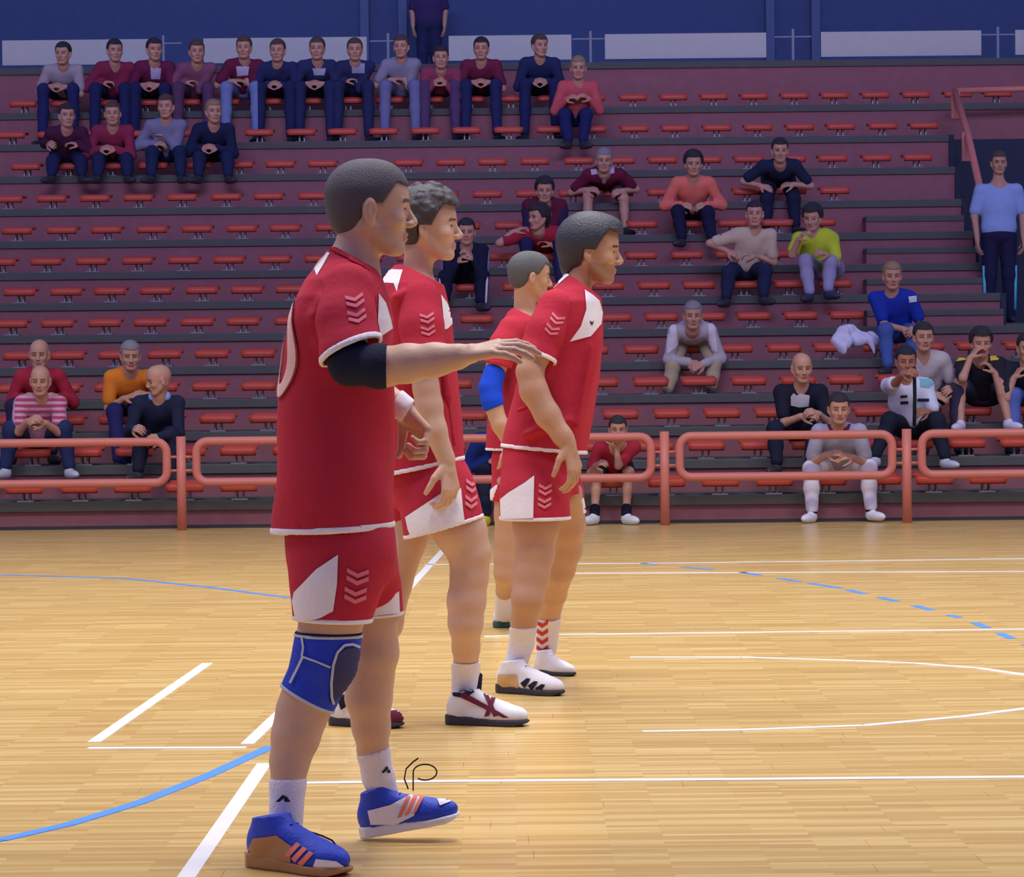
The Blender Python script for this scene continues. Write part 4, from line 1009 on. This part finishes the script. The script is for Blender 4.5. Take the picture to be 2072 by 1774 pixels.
# lower left
spectator('man with receding hair in a red jacket, second row of heads at far left', 2, (80, 685), (176, 44, 62), (44, 44, 74), hair='dark', style='bald', longs=True, hands=[(50, 800), (112, 800)])
def stripes(root, j):
    ys = range(782, 860, 12)
    decal(bvh(*j['tp'][1:]), [[(30, y), (135, y), (135, y+5), (30, y+5)] for y in ys], cloth(190, 70, 100), root, 'shirt_stripes', 5, .006)
spectator('bald man in pink striped shirt resting his forearms on his knees', 1, (82, 738), (214, 164, 180), (44, 54, 92), shoes_=(200, 200, 205), style='bald', hip=78, knees=[(22, 868), (128, 866)], feet=[(12, 968), (140, 968)], hands=[(62, 846), (82, 850)], hd=(-.42, -.42), extras=stripes, fdp=.12-.3)
spectator('grey-haired man in an orange shirt with folded arms, left', 2, (264, 688), (240, 138, 44), (44, 44, 92), hair='grey', style='short', hip=256, knees=[(232, 832), (276, 832)], feet=[(240, 955), (262, 960)], hands=[(262, 800), (290, 795)], hd=(-.22, -.2), look=(10, -.2), fdp=-.42)
def collar(root, j):
    part('collar', [cone(j['nk']+np.array([-.05, 0, .0]), j['nk']+np.array([.05, .02, .0]), .045, .05, .03)], .008, cloth(150, 190, 240), root, label='light blue collar')
spectator('bald man in dark navy suit with light blue collar beside the barrier post', 1, (322, 736), (38, 44, 66), (34, 36, 54), style='bald', longs=True, look=(-65, -.25), hip=318, knees=[(285, 888), (348, 880)], feet=[(280, 975), (345, 975)], hands=[(272, 865), (316, 884)], hd=(-.35, -.35), extras=collar)
# front row right
spectator('dark-haired child in a red shirt with chin on hand, front row behind the barrier', 0, (1250, 840), (176, 44, 66), (40, 40, 66), shoes_=(225, 228, 232), style='short', bare=True, sock=(34, 34, 50), hip=1242, knees=[(1208, 958), (1272, 955)], feet=[(1203, 1060), (1267, 1060)], hands=[(1210, 935), (1246, 892)], hd=(-.25, -.2), sc=.84, fdp=-.2, kd=-.1)
spectator('young man in grey polo and white trousers, front row behind the barrier', 0, (1697, 793), (170, 168, 186), (228, 222, 234), shoes_=(228, 228, 236), style='short', sock=(40, 40, 54), hip=1700, knees=[(1642, 948), (1757, 945)], feet=[(1643, 1056), (1762, 1052)], hands=[(1682, 915), (1716, 922)], hd=(-.28, -.28), fdp=-.2, kd=-.12,
          extras=topdecal([[(1668, 832), (1682, 862), (1697, 872), (1714, 862), (1722, 836), (1728, 838), (1718, 868), (1697, 882), (1678, 870), (1662, 836)]], (96, 40, 60), 'collar_trim'))
def blacktee(root, j):
    decal(bvh(*j['tp'][1:]), [(1600, 802), (1606, 795), (1612, 800), (1620, 796), (1638, 800), (1636, 822), (1618, 824), (1600, 820)], cloth(200, 200, 205), root, 'shirt_print', 4, .006)
    decal(bvh(*j['tp'][1:]), [(1590, 766), (1604, 756), (1608, 762), (1596, 772)], cloth(200, 200, 205), root, 'shoulder_print', 3, .006)
    decal(bvh(*j['lg'][1:]), [[(1545, 850), (1550, 850), (1549, 900), (1545, 900)], [(1546, 900), (1552, 900), (1557, 940), (1551, 940)]], WH2, root, 'trouser_stripe', 4, .006)
WH2 = cloth(214, 214, 222)
spectator('shaven-headed man in a black tee with a pale print, hands clasped, right', 1, (1622, 712), (32, 34, 50), (34, 36, 56), style='bald', hip=1612, knees=[(1568, 868), (1650, 872)], feet=[(1572, 960), (1640, 962)], hands=[(1632, 838), (1650, 832)], hd=(-.3, -.3), look=(8, -.15), extras=blacktee)
def strap(root, j):
    w_ = np.array([(1850, 742), (1851, 800), (1850, 862)])
    MB().tube([P(x, y, j['d']-.42+.002*i) for i, (x, y) in enumerate(w_)], .016, 8).obj('shoulder_strap', cloth(30, 46, 44), root, root.location, True, 'dark shoulder strap')
    decal(bvh(*j['tp'][1:]), [[(1822, 800), (1836, 799), (1836, 804), (1822, 805)], [(1822, 812), (1838, 811), (1838, 817), (1822, 818)], [(1856, 806), (1880, 806), (1880, 812), (1856, 812)]], cloth(40, 44, 70), root, 'shirt_print', 3, .006)
    decal(bvh(*j['tp'][1:]), [(1860, 760), (1885, 752), (1895, 770), (1880, 785), (1862, 782)], cloth(130, 190, 200), root, 'shirt_print', 4, .005)
spectator('man in white tee and dark headband holding a fist to his mouth', 1, (1833, 698), (224, 228, 244), (34, 38, 54), shoes_=(200, 204, 210), hair='cap', style='short', hip=1848, knees=[(1800, 850), (1895, 850)], feet=[(1772, 945), (1912, 948)], hands=[(1832, 752), (1872, 830)], hd=(-.5, -.25), extras=strap, skinc=(176, 120, 92))
spectator('dark-haired young man in a pale beige tee behind the white tee man', 2, (1868, 650), (198, 188, 184), (60, 54, 74), hair='dark', style='short', hip=1880, knees=[(1870, 805), (1935, 790)], hands=[(1900, 800), (1925, 785)], hd=(-.28, -.25), look=(5, -.1))
def yel(root, j):
    YL = cloth(232, 206, 60)
    b_ = bvh(*j['tp'][1:]); decal(b_, [[(1938, 704), (1960, 690), (1970, 698), (1950, 716)], [(1927, 716), (1950, 714), (1955, 728), (1930, 732)], [(1945, 700), (1962, 702), (1966, 725), (1952, 715)], [(1998, 700), (2012, 694), (2008, 712), (2000, 715)], [(2002, 716), (2022, 714), (2020, 728), (2004, 730)]], YL, root, 'shirt_patches', 4, .006)
spectator('boy in black and yellow top and shorts, hand on face, white shoes', 2, (1985, 662), (40, 40, 54), (56, 58, 78), shoes_=(224, 222, 236), style='medium', bare=True, hip=1990, knees=[(1942, 775), (2025, 775)], feet=[(1944, 872), (2040, 870)], hands=[(1968, 712), (2008, 742)], hd=(-.35, -.25), extras=yel)
spectator('person in dark top and blue jeans beside the boy in black and yellow', 2, (2078, 672), (40, 42, 56), (92, 112, 180), longs=False, hip=2082, knees=[(2050, 800), (2110, 800)], hands=[(2056, 752), (2100, 790)])
spectator('grey-haired man in a royal blue polo and jeans with a white armband', 4, (1805, 528), (30, 56, 160), (74, 100, 160), hair='blond', style='short', hip=1812, knees=[(1792, 668), (1846, 672)], feet=[(1796, 760), (1850, 765)], hands=[(1838, 668), (1852, 665)], hd=(-.25, -.25),
          extras=topdecal([[(1838, 600), (1854, 598), (1855, 610), (1840, 612)]], (220, 228, 240), 'armband', 3))
spectator('older man in a beige cardigan and khaki trousers, knees apart, centre right', 4, (1402, 608), (188, 180, 178), (190, 172, 136), shoes_=(110, 96, 84), hair='grey', style='short', hip=1402, knees=[(1362, 740), (1444, 736)], feet=[(1352, 812), (1440, 806)], hands=[(1402, 734), (1416, 738)], hd=(-.3, -.32), longs=True,
          extras=multi(topdecal([[(1348, 652), (1366, 640), (1372, 700), (1350, 716)]], (222, 216, 220), 'sleeve_panel', 5), topdecal([[(1432, 642), (1446, 660), (1452, 712), (1436, 708)]], (222, 216, 220), 'sleeve_panel', 5)))
def cream(root, j):
    b_ = bvh(*j['tp'][1:]); decal(b_, [[(1452, 470), (1480, 446), (1508, 436), (1508, 441), (1484, 451), (1458, 477)]], cloth(40, 40, 60), root, 'shoulder_stripe', 4, .007)
spectator('man in a cream shirt with dark shoulder stripes, arms over belly, centre right', 6, (1527, 404), (206, 186, 156), (38, 44, 72), hair='dark', style='buzz', hip=1508, knees=[(1475, 552), (1548, 548)], feet=[(1470, 622), (1545, 618)], hands=[(1482, 512), (1520, 512)], hd=(0, 0), look=(-5, -.1), extras=cream)
spectator('man in a bright yellow-green shirt leaning with elbows on pale trousers', 6, (1644, 412), (196, 214, 58), (158, 154, 180), shoes_=(60, 56, 80), hair='dark', style='medium', hip=1672, knees=[(1630, 528), (1680, 530)], feet=[(1638, 612), (1676, 606)], hands=[(1620, 475), (1668, 510)], hd=(-.4, -.3), look=(-20, -.25))
spectator('person in a salmon pink jacket and black trousers, upper centre right', 8, (1403, 304), (236, 124, 102), (30, 34, 60), hair='dark', style='medium', hip=1400, knees=[(1372, 428), (1432, 430)], feet=[(1380, 500), (1440, 502)], hands=[(1384, 414), (1424, 414)], hd=(-.2, -.2), longs=True)
spectator('man in a dark top sitting high above the cream shirt man', 9, (1578, 278), (34, 44, 66), (34, 36, 60), hair='dark', style='short', hip=1575, knees=[(1552, 402), (1606, 402)], hands=[(1548, 378), (1596, 372)], hd=(-.2, -.2))
spectator('young man in a dark maroon jersey with white spots, upper centre', 9, (1222, 298), (108, 28, 58), (80, 54, 80), hair='grey', style='short', hip=1222, bare=True, knees=[(1190, 398), (1262, 402)], hands=[(1195, 382), (1255, 386)],
          extras=topdecal([[(1195, 343), (1208, 342), (1210, 352), (1197, 354)], [(1232, 338), (1243, 336), (1243, 350), (1234, 352)], [(1218, 362), (1226, 360), (1226, 370), (1219, 371)]], (200, 180, 200), 'shirt_spots', 3))
spectator('dark-haired person in dark maroon sitting behind the boy in red', 8, (1102, 358), (104, 30, 54), (52, 40, 72), hair='dark', style='medium')
spectator('boy in a red tee with raised hand, centre, above the players', 7, (1090, 412), (168, 42, 60), (44, 44, 84), hair='dark', style='medium', look=(-50, -.1), hip=1098, hands=[(1048, 462), (1110, 488)], hd=(-.25, -.2))
def whitestripe(root, j):
    for i in (0, 1):
        a, b = j['kn'][i], j['an'][i]; o = np.array([(-1, 1)[i]*.055, -.035, 0])
        MB().tube([a+o, (a+b)/2+o, b+o], .012, 6).obj('trouser_stripe', WH2, root, root.location, True)
    for i in (0, 1):
        a, b = j['sh'][i], j['el'][i]; o = np.array([(-1, 1)[i]*.06, -.02, 0]); MB().tube([a+o, b+o], .010, 6).obj('sleeve_stripe', cloth(110, 126, 160), root, root.location, True)
spectator('person in a black tracksuit with white stripes behind the curly-haired player', 6, (944, 440), (28, 32, 56), (26, 30, 52), hair='dark', style='short', longs=True, hip=938, knees=[(902, 560), (975, 556)], feet=[(900, 628), (972, 630)], hands=[(930, 520), (955, 515)], hd=(-.25, -.25), extras=whitestripe)
spectator('person in a blue jacket and yellow shoes in the front row, hidden behind the players', 0, (1010, 812), (30, 50, 130), (34, 40, 62), shoes_=(210, 200, 50), hair='dark', style='short', longs=True, hip=1008, knees=[(978, 950), (1040, 950)], feet=[(982, 1064), (1046, 1062)], fdp=-.2, kd=-.1)
# upper left groups
spectator('person in salmon pink with folded arms, upper centre', 11, (1170, 112), (206, 92, 96), (34, 40, 90), hair='blond', style='short', hip=1165, longs=True, knees=[(1142, 232), (1186, 232)], feet=[(1150, 302), (1180, 302)], hands=[(1150, 196), (1188, 194)], hd=(-.2, -.2))
TG = 'spectators along the top row'
tops = [('person in a pale grey shirt, first from left in top row', 128, 84, (170, 160, 160), (40, 44, 90), 'dark'),
        ('person in a red top, second from left in top row', 232, 78, (140, 44, 74), (36, 44, 84), 'dark'),
        ('person in a maroon top with a white patch, third from left in top row', 312, 76, (112, 36, 70), (36, 40, 80), 'dark'),
        ('person in a reddish top, fourth from left in top row', 398, 80, (136, 84, 104), (96, 64, 90), 'brown'),
        ('person in dark red with pale blue jeans, fifth from left in top row', 494, 72, (110, 34, 66), (120, 136, 176), 'brown'),
        ('person in dark navy, sixth from left in top row', 562, 78, (44, 52, 92), (36, 44, 80), 'brown'),
        ('person in a navy shirt with a pale hem, seventh from left in top row', 642, 74, (46, 54, 92), (40, 48, 84), 'brown'),
        ('person in navy top with grey chest square, eighth from left in top row', 718, 76, (44, 52, 90), (40, 48, 82), 'brown'),
        ('person in a grey hooded top and pale jeans, ninth from left in top row', 812, 70, (146, 144, 160), (116, 120, 156), 'brown'),
        ('person in a pinkish red top, tenth from left in top row', 892, 92, (150, 66, 92), (88, 66, 100), 'dark'),
        ('person in maroon with a pale scarf, eleventh from left in top row', 974, 74, (116, 38, 66), (38, 46, 86), 'dark'),
        ('person in dark navy leaning sideways, last in the top row', 1092, 68, (38, 48, 86), (36, 42, 84), 'brown')]
for i, (lb, x, y, a, b, hc_) in enumerate(tops):
    ex = None
    if x == 312: ex = topdecal([(304, 136), (326, 138), (324, 160), (306, 160)], (190, 180, 205), 'shirt_patch')
    if x == 494: ex = topdecal([(478, 134), (504, 134), (502, 152), (480, 154)], (200, 196, 214), 'shirt_patch')
    if x == 642: ex = topdecal([(632, 138), (660, 138), (656, 152), (636, 152)], (180, 184, 205), 'shirt_patch')
    if x == 718: ex = topdecal([(712, 128), (738, 128), (738, 148), (712, 148)], (160, 164, 190), 'shirt_patch')
    spectator(lb, 12, (x, y), a, b, hair=hc_, style='short', longs=(i % 2 == 1), look=(random.uniform(-15, 25), -.1), extras=ex, hip=x+(25 if x > 1080 else 0)*0)
for lb, x, y, a, b, hc_, rw in [('person in dark red, farthest left of the group below the top row', 135, 208, (74, 34, 60), (34, 40, 76), 'dark', 10), ('person in a red top with dark trousers, second of the group below the top row', 228, 204, (146, 48, 76), (36, 42, 78), 'brown', 10),
                           ('person in a pale grey jacket, third of the group below the top row', 336, 190, (130, 130, 156), (32, 44, 76), 'brown', 10), ('person in a black top, fourth of the group below the top row', 432, 200, (32, 40, 70), (34, 42, 76), 'blond', 10)]:
    spectator(lb, rw, (x, y), a, b, hair=hc_, style='short', longs=True, look=(random.uniform(-15, 20), -.1), knees=[(x-28, y+118), (x+28, y+118)], feet=[(x-30, 372), (x+30, 372)])
# standing figure behind the top row and the man in the exit
def standing(label, base, hgt, top, legs, hair, face=(0, -1, -.1), style='short', stripes_=None, sc=1.0):
    base = np.asarray(base, float); k = hgt/1.8
    root = empty('person', base, label, 'person'); b = lambda x, y, z: base+k*np.array([x, y, z])
    ho, fr = headops(b(0, -.02, 1.66), face, (0, 0, 1), k, b(0, .01, 1.46), .052)
    body = ho+[cone(b(0, 0, 1.42), b(0, 0, .95), .09, .1, .04), cone(b(-.17, 0, 1.40), b(.17, 0, 1.40), .05, .05, .04)]; pt = [(b(-.14, -.17, 1.51), b(.14, .14, 1.82), .008)]
    for q in (-1, 1):
        body += chain([(b(q*.19, 0, 1.40), .045), (b(q*.25, .02, 1.12), .038), (b(q*.24, -.08, .90), .028)], .02)+handops(b(q*.24, -.09, .88), (0, -.1, -1), (-q, .2, 0), k, 1 if q < 0 else -1, .5)
        hb = hbox(b(q*.24, -.09, .88), (0, -.1, -1)); pt.append((hb[0], hb[1], .007))
        body += chain([(b(q*.09, 0, .9), .08), (b(q*.1, 0, .1), .04)], .03)
    part('body', body, .013, skin(196, 146, 118), root, pt, headtint(fr, spect=True))
    part('hair', hairops(fr, style), .008, mat('hair_'+hair, lin(*HAIRC[hair]), .75, .4, 120, .15), root)
    part('shirt', [ell(b(0, 0, 1.22), (.20, .13, .24), None, .05), ell(b(0, 0, 1.0), (.185, .13, .16), None, .05), cone(b(-.18, 0, 1.39), b(.18, 0, 1.39), .06, .06, .05), cone(b(-.19, 0, 1.38), b(-.24, .02, 1.18), .065, .062, .03), cone(b(.19, 0, 1.38), b(.24, .02, 1.18), .065, .062, .03), plane(b(0, 0, .9), (0, 0, -1))], .012, cloth(*top), root)
    part('trousers', [ell(b(0, 0, .92), (.17, .13, .12), None, .05)]+[c for q in (-1, 1) for c in chain([(b(q*.09, 0, .88), .095), (b(q*.10, -.01, .5), .072), (b(q*.11, 0, .07), .058)], .03)], .012, cloth(*legs), root)
    for q in (-1, 1):
        part('shoe', [ell(b(q*.11, -.06, .035), (.045, .13, .04), None, .02), gop(lambda X, Y, Z: base[2]-Z, 'i')], .012, mat('shoe_skin', lin(50, 50, 60), .5), root)
        if stripes_: MB().tube([b(q*.165, -.04, .60), b(q*.16, -.05, .40), b(q*.155, -.04, .14)], .016, 8).obj('trouser_stripe', cloth(*stripes_), root, root.location, True)
dm = dn(6)+.45; xb = P(2022, 600, dm); 
standing('man in pale blue shirt and turquoise-striped dark trousers standing in the exit', (xb[0], dm, TZ[5]+.03), (zc(326-12, dm)-TZ[5]-.03)*1.0, (150, 174, 216), (36, 36, 66), 'brown', stripes_=(90, 205, 220))
xb = P(868, 60, 39.2); standing('person standing on the walkway against the back wall', (xb[0], 39.2, TZ[13]), max(1.5, min(1.85, zc(38, 39.2)-TZ[13])) if True else 1.7, (60, 48, 90), (40, 44, 80), 'brown')
# white cloth bundle on the seats
cb = empty('jacket', (P(1735, 690, dn(4)+.1)[0], dn(4)+.1, seatz(4)), 'crumpled white jacket lying on red seats beside the man in blue', 'jacket')
rng = np.random.RandomState(4); O = []
for (x, y, r, e) in ((1700, 688, 15, 0), (1712, 672, 14, .02), (1728, 680, 13, .06), (1718, 690, 13, -.03), (1742, 688, 13, .0), (1758, 682, 11, .04), (1768, 692, 10, -.02), (1716, 664, 8, .05), (1706, 700, 9, -.04)):
    O.append(ell(P(x, y, dn(4)+.08+e), (r/213*1.3, .07, r/213), None, .035))
O += [cone(P(1764, 690, dn(4)+.02), P(1770, 716, dn(4)-.045), .04, .018, .03), cone(P(1692, 690, dn(4)+.04), P(1706, 708, dn(4)+.0), .03, .02, .03), gop(foldfn(0, 5, .014, 60, 8), 'add')]
part('cloth_folds', O, .008, cloth(226, 222, 238, 'white_nylon'), cb)
print('seats', nseat, 'objects', len(bpy.data.objects), 'tris', sum(len(o.data.polygons)*2 for o in bpy.data.objects if o.type == 'MESH'))
